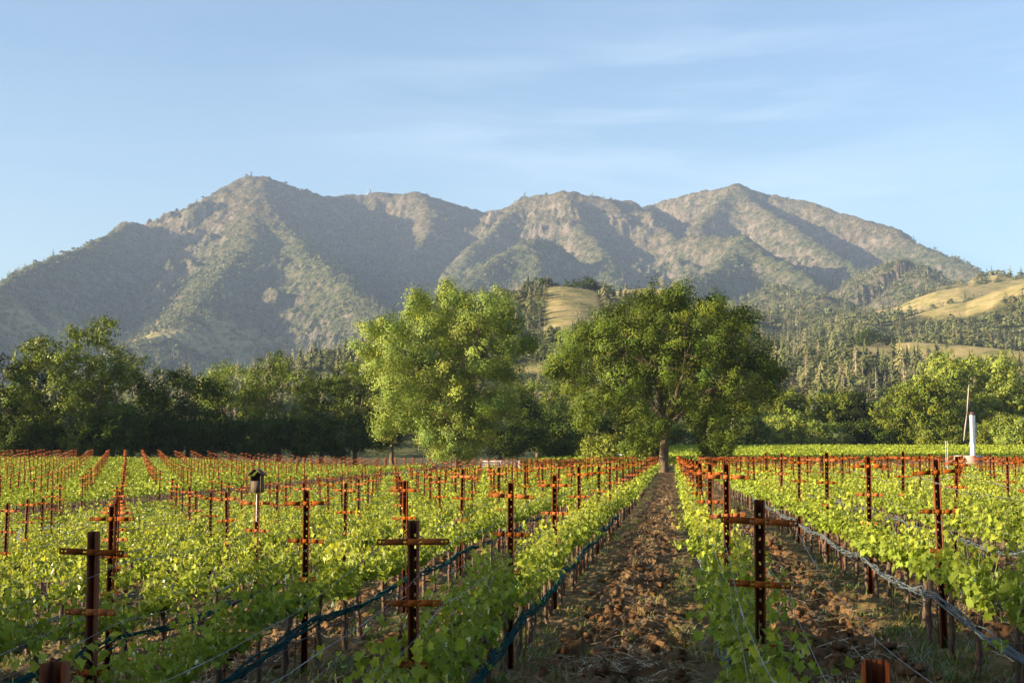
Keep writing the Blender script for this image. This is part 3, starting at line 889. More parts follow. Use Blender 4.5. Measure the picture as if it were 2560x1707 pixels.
# the farther vines, too many to count
def vine_mass(spots, per, size, name, mat, label, trunks=True, high=1.0, zoff=0.0, lobed=False):
    n = len(spots)
    X = np.array([s[-2] for s in spots]); Y = np.array([s[-1] for s in spots])
    Z = G(X, Y) + zoff
    idx = np.repeat(np.arange(n), per)
    vig = rng.uniform(0.75, 1.15, n)
    y = rng.uniform(-0.66, 0.66, n * per)
    z = 0.80 + (rng.beta(1.6, 2.3, n * per) * 0.78 - 0.16) * vig[idx] * high
    z = np.where(X[idx] < -35, z - 0.22 * rng.random(n * per) - 0.06, z)
    x = rng.normal(0, 0.105, n * per) * (1 + 0.3 * (z < 0.95))
    P = np.column_stack([X[idx] + x, Y[idx] + y, Z[idx] + z])
    Nn = unit(np.column_stack([x * 4, rng.normal(0, 0.6, n * per), np.full(n * per, 0.6)]) + rng.normal(0, 0.45, (n * per, 3)))
    Ax = unit(rng.normal(0, 0.7, (n * per, 3)) + np.array([0, 0, -0.4]))
    S = size * rng.uniform(0.6, 1.2, n * per)
    V, F, m_ = leaves_mesh(P, Nn, Ax, S, lobed)
    val = rng.uniform(0.6, 1.25, n * per) * rng.uniform(0.85, 1.15, n)[idx]
    yg = np.clip((z - 0.9) / 0.5, 0, 1)
    tint = np.stack([val * (0.9 + 0.35 * yg), val * (0.95 + 0.2 * yg), val * 0.9], 1)
    tag(mk(name, V, F, mat, None, np.repeat(tint, m_, 0)), label, 'vines', kind='stuff')
    if trunks:
        tm = MB()
        for i in range(n):
            a, b = rng.normal(0, 0.03, 2)
            tm.tube(np.array([(X[i], Y[i], Z[i] - 0.1), (X[i] + a, Y[i] + b, Z[i] + 0.4), (X[i] + a, Y[i] + b * 2, Z[i] + 0.82)]), [0.036, 0.03, 0.034], 4, caps=False)
        tag(tm.build(name.replace('foliage', 'trunks'), M['vine_bark']), 'brown vine trunks lined up under the far foliage', 'vine trunks', kind='stuff')
mid = [s for s in vine_spots[NEAR_VINES:] if s[0] < 85]
farv = [s for s in vine_spots[NEAR_VINES:] if s[0] >= 85]
vine_mass(mid, 105, 0.112, 'distant_vine_foliage', M['vine_far'], 'spring green vine foliage filling the rows in the middle distance')
vine_mass(farv, 42, 0.18, 'farthest_vine_foliage', M['vine_far'], 'yellow green vine foliage of the rows near the tree line')

# the block beyond the row ends: its rows run across the view on slowly rising ground
cross = []
for r in range(44):
    y0 = 203 + r * 3.0
    for xx in np.arange(-36, 110, 1.5):
        yy = y0 - 0.10 * xx
        if in_view(xx, yy, 1.5) and xx > -22 - 0.05 * (yy - 200):
            cross.append((0, xx + random.uniform(-.1, .1), yy))
front = [c for c in cross if c[2] + 0.10 * c[1] < 204]
def across(spots, per, size, name, trunks):
    n = len(spots)
    X = np.array([s[1] for s in spots]); Y = np.array([s[2] for s in spots]); Z = G(X, Y)
    idx = np.repeat(np.arange(n), per)
    x = rng.uniform(-0.8, 0.8, n * per); y = rng.normal(0, 0.2, n * per)
    z = 0.85 + rng.beta(1.7, 1.8, n * per) * 0.95
    P = np.column_stack([X[idx] + x, Y[idx] + y, Z[idx] + z])
    Nn = unit(np.column_stack([rng.normal(0, 0.5, n * per), y * 3 - 0.2, np.full(n * per, 0.6)]) + rng.normal(0, 0.4, (n * per, 3)))
    V, F, m_ = leaves_mesh(P, Nn, unit(rng.normal(0, 0.7, (n * per, 3)) + np.array([0, 0, -0.3])), size * rng.uniform(0.6, 1.2, n * per), False)
    val = rng.uniform(0.7, 1.25, n * per)
    tag(mk(name, V, F, M['vine_far'], None, np.repeat(np.stack([val * 1.1, val * 1.1, val * 0.8], 1), m_, 0)), 'bright green vines of the block beyond the row ends', 'vines', kind='stuff')
    if trunks:
        tm = MB()
        for i in range(n):
            for q in (0, 0.75):
                a = rng.normal(0, 0.04)
                tm.tube(np.array([(X[i] + q, Y[i], Z[i] - 0.1), (X[i] + q + a, Y[i], Z[i] + 1.0)]), 0.045, 4, caps=False)
        tag(tm.build('far_block_trunks', M['vine_bark']), 'dark vine trunks of the far block seen side on', 'vine trunks', kind='stuff')
across(front, 60, 0.26, 'far_block_front_foliage', True)
across([c for c in cross if c not in set(front)], 26, 0.34, 'far_block_foliage', False)
#PART3
# ------------------------------------------------------------------ trees
def leaf_quads(P, Nn, size, rg, aspect=0.62):
    """simple folded leaf sprays for trees seen from far off: two triangles pairs each"""
    n = len(P)
    a, b = frame_of(Nn, rg.uniform(0, 2 * np.pi, n))
    s = size[:, None]
    V = np.stack([P - a * s * 0.5, P + b * s * aspect * 0.5 + Nn * s * 0.12, P + a * s * 0.5, P - b * s * aspect * 0.5 + Nn * s * 0.12], 1)
    F = np.arange(n)[:, None] * 4 + np.array([[0, 1, 2, 3]])
    T = np.vstack([F[:, [0, 1, 2]], F[:, [0, 2, 3]]])
    return V.reshape(-1, 3), T

def crown_mesh(name, blobs, mat, parent, rg, sub=1.0, per=38, leaf=0.42, fill=1.0, droop=0.0, hue=0.0):
    """blobs: (x, y, z, r) in the tree's own space; each is a cluster of leafy twigs"""
    Ps, Ns, Ts = [], [], []
    cen = np.mean([b[:3] for b in blobs], 0)
    for bx, by, bz, r in blobs:
        ns = max(5, int(fill * 2.9 * (r / sub) ** 2))
        d = unit(rg.normal(0, 1, (ns, 3)))
        rad = r * (0.45 + 0.62 * rg.random(ns) ** 0.6)
        sc = np.array([bx, by, bz]) + d * rad[:, None] * np.array([1, 1, 0.88])
        sr = sub * rg.uniform(0.55, 1.25, ns)
        cnt = np.maximum((per * (sr / sub) ** 2).astype(int), 6)
        idx = np.repeat(np.arange(ns), cnt)
        o = rg.normal(0, 0.43, (len(idx), 3)) * sr[idx][:, None]
        o[:, 2] *= 0.8
        p = sc[idx] + o
        if droop: p[:, 2] -= droop * np.abs(rg.normal(0, 1, len(idx))) * (o[:, 2] < 0)
        nn = unit(unit(o) * 0.6 + d[idx] * 1.05 + rg.normal(0, 0.27, (len(idx), 3)) + np.array([0, 0, 0.2]))
        val = rg.uniform(0.75, 1.22, ns)[idx] * rg.uniform(0.75, 1.25, len(idx))
        hu = hue + rg.normal(0, 0.07, ns)[idx]
        Ps.append(p); Ns.append(nn); Ts.append(np.stack([val * (1 + hu), val, val * (1 - hu)], 1))
    P, Nn, T = np.vstack(Ps), np.vstack(Ns), np.vstack(Ts)
    V, F = leaf_quads(P, Nn, leaf * rg.uniform(0.55, 1.3, len(P)), rg)
    return mk(name, V, F, mat, parent, np.repeat(T, 4, 0))

def limb(mb, a, b, r0, r1, rg, n=8, sag=0.12, seg=8):
    a, b = np.array(a, float), np.array(b, float)
    L = np.linalg.norm(b - a)
    t = np.linspace(0, 1, seg)
    P = a + (b - a) * t[:, None]
    P[:, 2] += np.sin(t * np.pi) * L * sag
    w_ = np.cumsum(rg.normal(0, 0.03 * L, (seg, 3)), 0); w_ -= w_[-1] * t[:, None]; w_ -= w_[0] * (1 - t[:, None])
    P += w_ * 0.7
    mb.tube(P, np.linspace(r0, r1, seg) * (1 + rg.normal(0, 0.06, seg)), n, caps=False)
    return P

def trunk_mesh(blobs, tr, fork, parent, rg, lean=(0, 0), nl=None, mat='tree_bark', deep=1.2):
    mb = MB()
    z = np.linspace(-deep, fork, 7)
    f = np.clip(z / fork, 0, 1)
    P = np.column_stack([lean[0] * f + rg.normal(0, 0.05, 7), lean[1] * f + rg.normal(0, 0.05, 7), z])
    mb.tube(P, tr * (1.35 - 0.5 * f ** 0.5) * (1 + rg.normal(0, 0.03, 7)), 12)
    top = P[-1]
    bl = sorted(blobs, key=lambda b: -b[3])[:nl] if nl else blobs
    hubs = []
    for i, b in enumerate(bl):
        c = np.array(b[:3])
        st = top if not hubs or rg.random() < 0.45 else min(hubs, key=lambda h: np.linalg.norm(h - c))
        if np.linalg.norm(st - c) > 0.9 * np.linalg.norm(top - c): st = top
        L = np.linalg.norm(c - st)
        r0 = np.clip(tr * 0.55 * (L / 9) ** 0.4, 0.06, tr * 0.62) * (0.75 if st is not top else 1)
        pts = limb(mb, st - np.array([0, 0, 0.25]), c, r0, r0 * 0.28, rg, 7, 0.06)
        hubs.append(pts[5])
        for q in range(3):
            e = c + unit(rg.normal(0, 1, 3)) * b[3] * 0.9
            limb(mb, pts[rg.integers(4, 7)], e, r0 * 0.3, 0.02, rg, 5, 0.05, 6)
    return mb.build('trunk', M[mat], parent, smooth=True)

def px_blobs(L, d, base, depth=0.85, flat=0.75, copies=2, rg=rng):
    """crown clusters read off the photograph, given real depth round the crown's middle"""
    c = np.array([np.mean([b[0] for b in L]), np.mean([b[1] for b in L])])
    Rm = max(math.hypot(b[0] - c[0], b[1] - c[1]) + b[2] * 0.4 for b in L)
    out = []
    s = K * d / FPX
    fw = np.array([FWD[0], FWD[1], 0]); fw /= np.linalg.norm(fw)
    for (px, py, r) in L:
        rho = min(1, math.hypot(px - c[0], py - c[1]) / Rm)
        half = math.sqrt(max(0.02, 1 - rho * rho)) * Rm * s * depth
        p = at(px, py, d)
        offs = [0.0] if half < r * s * 0.7 else list(np.linspace(-half, half, copies + 1 if half > 2.2 * r * s else copies))
        for o_ in offs:
            q = p + fw * (o_ + rg.normal(0, 0.25 * r * s))
            out.append((q[0] - base[0], q[1] - base[1], q[2] - base[2], r * s * rg.uniform(0.8, 0.98)))
    return out

def tree_px(name, label, L, d, base_px, mat, tr, fork, seed, sub=1.0, per=36, leaf=0.42, copies=2, group=None, cat='tree', depth=0.85, fill=1.0, nl=None, lean=(0, 0), droop=0.0, hue=0.0):
    rg = np.random.default_rng(seed)
    b = at(base_px, 1080, d)
    base = np.array([b[0], b[1], float(G(b[0], b[1]))])
    root = empty(name, base)
    tag(root, label, cat, group)
    bl = px_blobs(L, d, base, depth, copies=copies, rg=rg)
    bl = [b_ for b_ in bl if b_[2] - b_[3] * 0.6 > 0.1]
    trunk_mesh(bl, tr, fork, root, rg, lean, nl)
    crown_mesh('crown', bl, M[mat], root, rg, sub, per, leaf, fill, droop, hue)
    return root, bl, rg

# the two big trees at the row ends
T1 = [(1035, 672, 26), (1050, 700, 52), (1000, 735, 44), (1120, 722, 60), (1165, 745, 44), (1218, 790, 17), (1150, 690, 34), (905, 765, 52), (860, 760, 30), (845, 805, 38), (930, 815, 66), (885, 850, 44), (1000, 790, 70), (1085, 770, 60), (1120, 820, 66), (1160, 850, 48), (1168, 800, 42), (930, 890, 56), (985, 860, 60), (1060, 860, 60), (1150, 920, 52), (905, 945, 46), (885, 985, 24), (945, 965, 44), (1010, 940, 64), (1085, 930, 60), (1000, 1000, 44), (1060, 1000, 54), (1110, 985, 44), (1020, 1038, 26), (1070, 1040, 36), (965, 690, 20), (952, 722, 22)]
r1, bl1, rg1 = tree_px('broadleaf_tree', 'tall sunlit broadleaf tree left of centre, pale green and leafy to the ground', T1, 206, 1048, 'pale_leaf', 0.62, 5.0, 11, sub=1.4, per=165, leaf=0.29, copies=3, fill=0.9, nl=26, depth=0.75)
T2 = [(1490, 705, 50), (1545, 690, 36), (1555, 730, 56), (1435, 738, 52), (1620, 715, 46), (1650, 745, 46), (1690, 745, 40), (1380, 755, 44), (1330, 785, 46), (1300, 830, 40), (1275, 850, 24), (1400, 815, 60), (1480, 790, 70), (1565, 795, 66), (1640, 805, 58), (1700, 805, 46), (1740, 835, 46), (1768, 855, 28), (1755, 895, 34), (1320, 885, 40), (1345, 930, 34), (1345, 968, 22), (1430, 875, 56), (1510, 865, 54), (1590, 870, 60), (1665, 870, 52), (1715, 920, 34), (1455, 945, 36), (1470, 990, 26), (1452, 1022, 22), (1486, 1004, 20), (1500, 975, 22), (1555, 925, 36), (1615, 945, 42), (1640, 990, 30), (1648, 1025, 18), (1680, 945, 34), (1395, 905, 40)]
r2, bl2, rg2 = tree_px('oak_tree', 'large spreading oak in the centre, trunk standing at the end of the soil aisle', T2, 184, 1522, 'great_oak_leaf', 0.55, 6.2, 12, sub=1.3, per=180, leaf=0.27, copies=3, fill=1.0, nl=24, depth=0.75, lean=(0.4, 0))
def beard(root, bl, rg, n):
    P, Nn = [], []
    for i in range(n):
        b = bl[rg.integers(len(bl))]
        if b[2] > 14: continue
        p = np.array(b[:3]) + np.array([*rg.normal(0, b[3] * 0.6, 2), -b[3] * 0.7])
        L = rg.uniform(0.5, 1.8)
        for q in range(14):
            P.append(p + np.array([*rg.normal(0, 0.12, 2), -L * rg.random()])); Nn.append(rg.normal(0, 1, 3) * [1, 1, 0.2])
    P = np.array(P); V, F = leaf_quads(P, unit(np.array(Nn)), np.full(len(P), 0.3), rg, 0.4)
    tag(mk('hanging_lichen', V, F, M['moss'], root, np.ones((len(V), 3)) * rg.uniform(0.8, 1.1)), kind='stuff')
beard(r1, bl1, rg1, 46); beard(r2, bl2, rg2, 60)

# the tree lines: (name, label, middle x, top y, half width px, distance, leaf, base y)
def round_tree(name, label, cx, top, hw, d, mat, seed, bot=1040, fill=1.0, leaf=0.42, tr=0.4, spire=None, group=None, hue=0.0, tall=1.0, cat='tree'):
    rg = np.random.default_rng(seed)
    h = bot - top
    L = []
    n = 15
    for i in range(n):
        t = (i + 0.5) / n
        yy = top + h * (0.10 + 0.80 * t)
        wd = hw * (math.sin(math.pi * (0.16 + 0.70 * t) ** 0.8)) * 0.86
        L.append((cx + wd * rg.uniform(-1, 1), yy + rg.normal(0, h * 0.03), hw * rg.uniform(0.26, 0.42)))
        if i % 2 == 0: L.append((cx + wd * rg.choice([-0.9, 0.9]), yy, hw * rg.uniform(0.22, 0.34)))
    L.append((cx + rg.uniform(-.25, .25) * hw, top + hw * 0.25, hw * 0.27))
    for sp in (spire or []): L.append(sp)
    return tree_px(name, label, L, d, cx, mat, tr, max(1.5, h * K * d / FPX * 0.28), seed, sub=1.2, per=36, leaf=leaf, copies=2, group=group, depth=0.8, fill=fill, nl=8, hue=hue, cat=cat)
GL = 'trees of the shaded tree line on the left'
round_tree('oak_tree', 'dark bushy oak cut off by the left edge of the picture', -5, 808, 95, 236, 'dark_shaded_leaf', 21, group=GL)
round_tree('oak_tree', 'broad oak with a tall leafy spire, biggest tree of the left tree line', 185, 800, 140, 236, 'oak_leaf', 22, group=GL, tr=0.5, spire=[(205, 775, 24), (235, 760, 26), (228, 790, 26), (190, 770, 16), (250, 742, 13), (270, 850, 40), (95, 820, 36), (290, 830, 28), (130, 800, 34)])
round_tree('oak_tree', 'low dark oak tucked behind the spired oak on its right', 335, 900, 70, 262, 'dark_shaded_leaf', 23, group=GL)
round_tree('oak_tree', 'round topped oak, first sunlit crown right of the spired oak', 430, 848, 92, 250, 'dark_shaded_leaf', 24, group=GL)
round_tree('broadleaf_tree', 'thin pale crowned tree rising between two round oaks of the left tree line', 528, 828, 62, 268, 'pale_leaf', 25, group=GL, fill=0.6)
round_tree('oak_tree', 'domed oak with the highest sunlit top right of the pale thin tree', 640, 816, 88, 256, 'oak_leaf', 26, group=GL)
round_tree('oak_tree', 'low oak in the dip between two taller oaks of the left tree line', 738, 860, 62, 270, 'dark_shaded_leaf', 27, group=GL)
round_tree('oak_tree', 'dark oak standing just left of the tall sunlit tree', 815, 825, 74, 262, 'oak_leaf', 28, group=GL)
round_tree('oak_tree', 'dark oak half hidden behind the left flank of the tall sunlit tree', 900, 862, 80, 280, 'dark_shaded_leaf', 29, group=GL)
round_tree('oak_tree', 'oak in shade behind the right flank of the tall sunlit tree', 1150, 905, 95, 268, 'dark_shaded_leaf', 30, group=GL)
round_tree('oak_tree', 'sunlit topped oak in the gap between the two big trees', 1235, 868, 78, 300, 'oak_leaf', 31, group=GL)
round_tree('oak_tree', 'dark low oak under the left limbs of the spreading oak', 1330, 935, 95, 290, 'dark_shaded_leaf', 32, group=GL)
round_tree('oak_tree', 'dark oak behind the left half of the spreading oak', 1440, 925, 90, 310, 'dark_shaded_leaf', 33, group=GL)
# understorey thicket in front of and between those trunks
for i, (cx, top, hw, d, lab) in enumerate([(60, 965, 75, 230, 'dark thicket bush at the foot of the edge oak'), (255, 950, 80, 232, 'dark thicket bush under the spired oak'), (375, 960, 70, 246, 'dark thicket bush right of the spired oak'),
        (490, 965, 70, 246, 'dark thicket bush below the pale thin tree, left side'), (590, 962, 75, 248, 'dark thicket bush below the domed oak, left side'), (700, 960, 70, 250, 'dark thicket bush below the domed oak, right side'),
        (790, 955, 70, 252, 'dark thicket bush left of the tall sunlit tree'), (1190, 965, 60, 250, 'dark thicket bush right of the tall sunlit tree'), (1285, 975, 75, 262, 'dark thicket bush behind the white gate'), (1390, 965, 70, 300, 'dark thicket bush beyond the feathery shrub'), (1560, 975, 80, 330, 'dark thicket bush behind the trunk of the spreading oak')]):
    round_tree('thicket_bush', lab, cx, top, hw, d, 'dark_shaded_leaf', 60 + i, bot=1046, tr=0.12, group='thicket bushes under the left tree line', cat='bush')
GR = 'trees of the sunlit tree line on the right'
RL = [('oak_tree', 'green oak behind the right limbs of the spreading oak', 1660, 905, 80, 350, 'oak_leaf'), ('oak_tree', 'oak with its crown just clear of the spreading oak on the right', 1800, 893, 72, 372, 'oak_leaf'),
      ('oak_tree', 'even topped oak, second crown right of the spreading oak', 1890, 897, 70, 376, 'oak_leaf'), ('oak_tree', 'dark topped oak left of the big round oak', 1975, 903, 66, 380, 'dark_shaded_leaf'),
      ('oak_tree', 'big round oak with a dense sunlit crown left of the metal tower', 2090, 872, 88, 352, 'oak_leaf'), ('oak_tree', 'tall pale oak with hanging lichen behind the metal tower', 2225, 815, 112, 366, 'pale_leaf'),
      ('oak_tree', 'oak at the right edge of the picture behind the metal tower', 2340, 905, 60, 372, 'oak_leaf'), ('oak_tree', 'dark oak filling the gap between the round oak and the tall pale oak', 2160, 935, 60, 384, 'dark_shaded_leaf'),
      ('oak_tree', 'low oak in the gap right of the tall pale oak', 2290, 960, 56, 350, 'oak_leaf')]
for i, (n_, lab, cx, top, hw, d, mt) in enumerate(RL):
    r_, b_, g_ = round_tree(n_, lab, cx, top, hw, d, mt, 80 + i, bot=1030, group=GR, leaf=0.6, hue=0.04)
    if 'lichen' in lab: beard(r_, b_, g_, 60)
for i, (cx, top, hw, d, mt, lab) in enumerate([(1700, 960, 60, 335, 'dark_shaded_leaf', 'dark bush under the right limbs of the spreading oak'), (1785, 950, 52, 345, 'pale_leaf', 'pale willowy bush at the foot of the right tree line'), (1850, 960, 60, 345, 'pale_leaf', 'pale olive bush right of the willowy bush'),
        (1960, 968, 50, 350, 'dark_shaded_leaf', 'rounded dark bush left of the big round oak'), (1910, 992, 44, 344, 'weed', 'low pale bush between the olive bush and the rounded dark bush'), (2020, 990, 46, 350, 'dark_shaded_leaf', 'low dark bush under the left side of the big round oak'),
        (2160, 985, 52, 345, 'oak_leaf', 'green bush just left of the metal tower'), (2270, 995, 44, 345, 'oak_leaf', 'green bush just right of the metal tower'), (2335, 960, 48, 335, 'pale_leaf', 'pale bush at the right edge by the tree line')]):
    round_tree('shrub', lab, cx, top, hw, d, mt, 100 + i, bot=1034, tr=0.1, group='bushes under the right tree line', leaf=0.5, hue=0.03, cat='bush')
round_tree('shrub', 'feathery grey green shrub at the row ends left of the spreading oak', 1383, 1003, 40, 190, 'pale_leaf', 131, bot=1062, fill=0.45, tr=0.06, leaf=0.3, hue=0.1, cat='bush')
round_tree('shrub', 'low leafy bush at the foot of the spreading oak', 1478, 1018, 24, 186, 'oak_leaf', 132, bot=1062, tr=0.06, leaf=0.36, cat='bush')
round_tree('shrub', 'low leafy bush at the row ends right of the spreading oak trunk', 1645, 1022, 22, 188, 'oak_leaf', 133, bot=1058, tr=0.06, leaf=0.36, cat='bush')

# trees standing behind and to the left of the viewer: they throw the shade over the nearest posts
def free_tree(label, x, y, h, r, seed, z0=0.32):
    rg = np.random.default_rng(seed)
    root = empty('oak_tree', (x, y, float(G(x, y)) + 0.0))
    tag(root, label, 'tree', 'oaks behind the viewer')
    bl = []
    for i in range(30):
        t = rg.uniform(z0, 0.90)
        a = rg.uniform(0, 2 * math.pi)
        w_ = r * math.sin(math.pi * min(0.97, 0.25 + t * 0.7)) * rg.uniform(0.25, 1)
        bl.append((w_ * math.cos(a), w_ * math.sin(a), h * t, r * rg.uniform(0.28, 0.42)))
    trunk_mesh(bl, 0.4, h * 0.25, root, rg, nl=8)
    crown_mesh('crown', bl, M['dark_shaded_leaf'], root, rg, 1.2, 34, 0.6, 1.5)
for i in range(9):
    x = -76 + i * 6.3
    free_tree('unseen oak added behind the viewer to block the low sky', x, -4 + random.uniform(-1.5, 1.5), 14.6 + random.uniform(-0.9, 0.9), 6.2, 300 + i, z0=0.12)
for i in range(7):  # added unseen oaks: they block low sky to darken the nearest post fronts
    free_tree('unseen oak added behind the viewer to block the low sky', -16 + i * 9.0, -17 + random.uniform(-2, 2), 15.0 + random.uniform(-1.2, 1.2), 7.0, 340 + i, z0=0.1)
# and the tree line going on past the left edge
for i, (x, y, h) in enumerate([(-122, 217, 24), (-133, 206, 26), (-146, 203, 25), (-158, 193, 27), (-172, 190, 26), (-186, 181, 27)]):
    free_tree('oak continuing the left tree line outside the picture', x, y, h, 9.0, 320 + i, z0=0.1)
#PART4
# ------------------------------------------------------------------ wooded foothills
def conifer_arrays(rg, h=1.0, layers=9, spokes=6, wid=0.22, dead=False, dens=1.0):
    """unit-height conifer: whorls of drooping boughs round a thin stem"""
    V, T = [], []
    n = 0
    def tri(a, b, c):
        nonlocal n
        V.extend([a, b, c]); T.append((n, n + 1, n + 2)); n += 3
    for s_ in range(3):
        a0, a1 = s_ * 2.094, (s_ + 1) * 2.094
        tri((0.018 * math.cos(a0), 0.018 * math.sin(a0), -0.1), (0.018 * math.cos(a1), 0.018 * math.sin(a1), -0.1), (0, 0, 0.98))
    for l in range(layers):
        t = (l + 0.5) / layers
        z = 0.16 + 0.82 * t
        r = wid * (1 - t) ** 0.75 * rg.uniform(0.75, 1.2) + 0.012
        for s_ in range(spokes):
            if rg.random() > (0.55 if dead else 0.9): continue
            a = rg.uniform(0, 6.283); rr = r * rg.uniform(0.6, 1.2)
            da = 0.16 if dead else 0.62
            dz = -rr * rg.uniform(0.1, 0.5)
            ca, sa = math.cos(a), math.sin(a)
            tip = (rr * ca, rr * sa, z + dz)
            up = 0.03 if dead else 0.085
            l1 = (rr * 0.55 * math.cos(a + da), rr * 0.55 * math.sin(a + da), z + dz * 0.4)
            l2 = (rr * 0.55 * math.cos(a - da), rr * 0.55 * math.sin(a - da), z + dz * 0.4)
            top = (0, 0, z + up)
            tri(top, l1, tip); tri(top, tip, l2)
    return np.array(V), np.array(T)

def bush_arrays(rg, n=46, q=0.42):
    d = unit(rg.normal(0, 1, (n, 3))); d[:, 2] = np.abs(d[:, 2]) * 1.0
    lob = 0.82 + 0.25 * np.sin(d[:, 0] * 5 + rg.uniform(0, 6)) * np.cos(d[:, 1] * 5 + rg.uniform(0, 6))
    P = d * lob[:, None] * rg.uniform(0.75, 1.05, (n, 1)) * np.array([0.52, 0.52, 0.62]) + np.array([0, 0, 0.3])
    V, F = leaf_quads(P, unit(d + rg.normal(0, 0.25, (n, 3))), np.full(n, q) * rg.uniform(0.7, 1.2, n), rg, 0.9)
    return V, F

rgw = np.random.default_rng(55)
LOD_N = [conifer_arrays(rgw, layers=13, spokes=8) for _ in range(6)]
LOD_NB = [bush_arrays(rgw, 420, 0.12) for _ in range(6)]
LOD_ND = [conifer_arrays(rgw, layers=13, spokes=7, wid=0.16, dead=True) for _ in range(4)]
LOD_F = [conifer_arrays(rgw, layers=5, spokes=5, wid=0.25) for _ in range(6)]
LOD_FB = [bush_arrays(rgw, 34, 0.36) for _ in range(5)]
LOD_FD = [conifer_arrays(rgw, layers=5, spokes=4, wid=0.15, dead=True) for _ in range(3)]

def forest(name, label, X, Y, H, kinds, near):
    """kinds: 0 green conifer, 1 grey dead conifer, 2 round oak"""
    Vs, Fs, Cs, n = [], [], [], 0
    z, _ = hz_at(X, Y)
    for i in range(len(X)):
        lib = ((LOD_N, LOD_ND, LOD_NB) if near else (LOD_F, LOD_FD, LOD_FB))[kinds[i]]
        V, F = lib[rgw.integers(len(lib))]
        a = rgw.uniform(0, 6.283); c, s = math.cos(a), math.sin(a)
        wd = H[i] * (1.0 if kinds[i] != 2 else 1.25) * rgw.uniform(0.8, 1.2)
        wd *= rgw.uniform(0.85, 1.5) if kinds[i] == 0 else 1.0
        W = np.empty_like(V)
        W[:, 0] = (V[:, 0] * c - V[:, 1] * s) * wd + X[i]; W[:, 1] = (V[:, 0] * s + V[:, 1] * c) * wd + Y[i]
        W[:, 2] = V[:, 2] * H[i] + z[i] - 0.4
        Vs.append(W); Fs.append(F + n); n += len(V)
        b = rgw.uniform(0.7, 1.3)
        col = {0: (0.125, 0.14, 0.055), 1: (0.34, 0.28, 0.17), 2: (0.135, 0.15, 0.055)}[kinds[i]]
        if kinds[i] == 0 and rgw.random() < 0.25: col = (0.2, 0.185, 0.085)
        Cs.append(np.tile(np.array(col) * b, (len(V), 1)))
    o = mk(name, np.vstack(Vs), np.vstack(Fs), M['conifer'], None, np.vstack(Cs))
    return tag(o, label, 'forest', kind='stuff')

def scatter(n, r0, r1, a0=-0.5, a1=0.3, power=1.0):
    a = rgw.uniform(a0, a1, n); r = np.sqrt(rgw.uniform(r0 ** 2, r1 ** 2, n))
    return np.sin(a) * r, np.cos(a) * r
def keep(X, Y, gmax=0.35, hmin=6):
    z, g = hz_at(X, Y)
    dens = fbm(X / 130, Y / 130, 201, 3)
    k = (z > hmin) & (g < gmax) & (dens > 0.33)
    return k
AH0, AH1 = AL - 0.03, AR + 0.03
# dense wood on the near slopes
X, Y = scatter(7600, 520, 1900, AH0, AH1)
k = keep(X, Y); X, Y = X[k], Y[k]
ang = np.arctan2(X, Y)
burnt = fbm(X / 90, Y / 90, 221, 3)
kinds = np.where(rgw.random(len(X)) < 0.68, 2, 0)
kinds = np.where((burnt > 0.53) & (rgw.random(len(X)) < 0.62), 1, kinds)
H = np.where(kinds == 2, rgw.uniform(7, 13, len(X)), 9 + 13 * rgw.random(len(X)) ** 1.6)
nr = np.hypot(X, Y) < 1250
forest('hillside_woods', 'mixed conifer and oak wood over the near foothills with grey dead trunks', X[nr], Y[nr], H[nr], kinds[nr], True)
LOD_FB0 = LOD_FB; LOD_FB = [bush_arrays(rgw, 120, 0.2) for _ in range(5)]
forest('upper_hillside_woods', 'mixed woods higher up the foothills behind the meadow', X[~nr], Y[~nr], H[~nr], kinds[~nr], False)
LOD_FB = LOD_FB0
# farther woods up to the foot of the mountain
X, Y = scatter(20000, 1900, 4300, AH0, AH1)
z_, g_ = hz_at(X, Y)
k = keep(X, Y, 0.3, 4) & (z_ < 520)
X, Y = X[k], Y[k]
kinds = np.where(rgw.random(len(X)) < 0.6, 2, 0)
kinds = np.where((fbm(X / 200, Y / 200, 231, 3) > 0.55) & (rgw.random(len(X)) < 0.5), 1, kinds)
H = np.where(kinds == 2, rgw.uniform(8, 14, len(X)), rgw.uniform(12, 26, len(X)))
forest('distant_woods', 'hazy mixed woods on the slopes below the mountain', X, Y, H, kinds, False)
# scrub and burnt timber on the mountain itself
X, Y = scatter(36000, 3900, 7600, AH0, AH1)
z_, g_ = hz_at(X, Y)
cl = fbm(X / 300, Y / 420, 241, 4)
k = (z_ > 60) & (rgw.random(len(X)) < np.clip(1.25 - z_ / 900, 0.10, 1)) & (cl > 0.46)
X, Y, z_ = X[k], Y[k], z_[k]
kinds = np.where(rgw.random(len(X)) < np.clip((z_ - 200) / 500, 0.15, 0.85), 2, 0)
kinds = np.where((fbm(X / 260, Y / 360, 251, 3) > 0.52) & (rgw.random(len(X)) < 0.5) & (kinds == 0), 1, kinds)
H = np.where(kinds == 2, rgw.uniform(6, 15, len(X)), rgw.uniform(14, 30, len(X)))
forest('mountain_scrub', 'scrub and burnt timber scattered over the mountain flanks', X, Y, H, kinds, False)

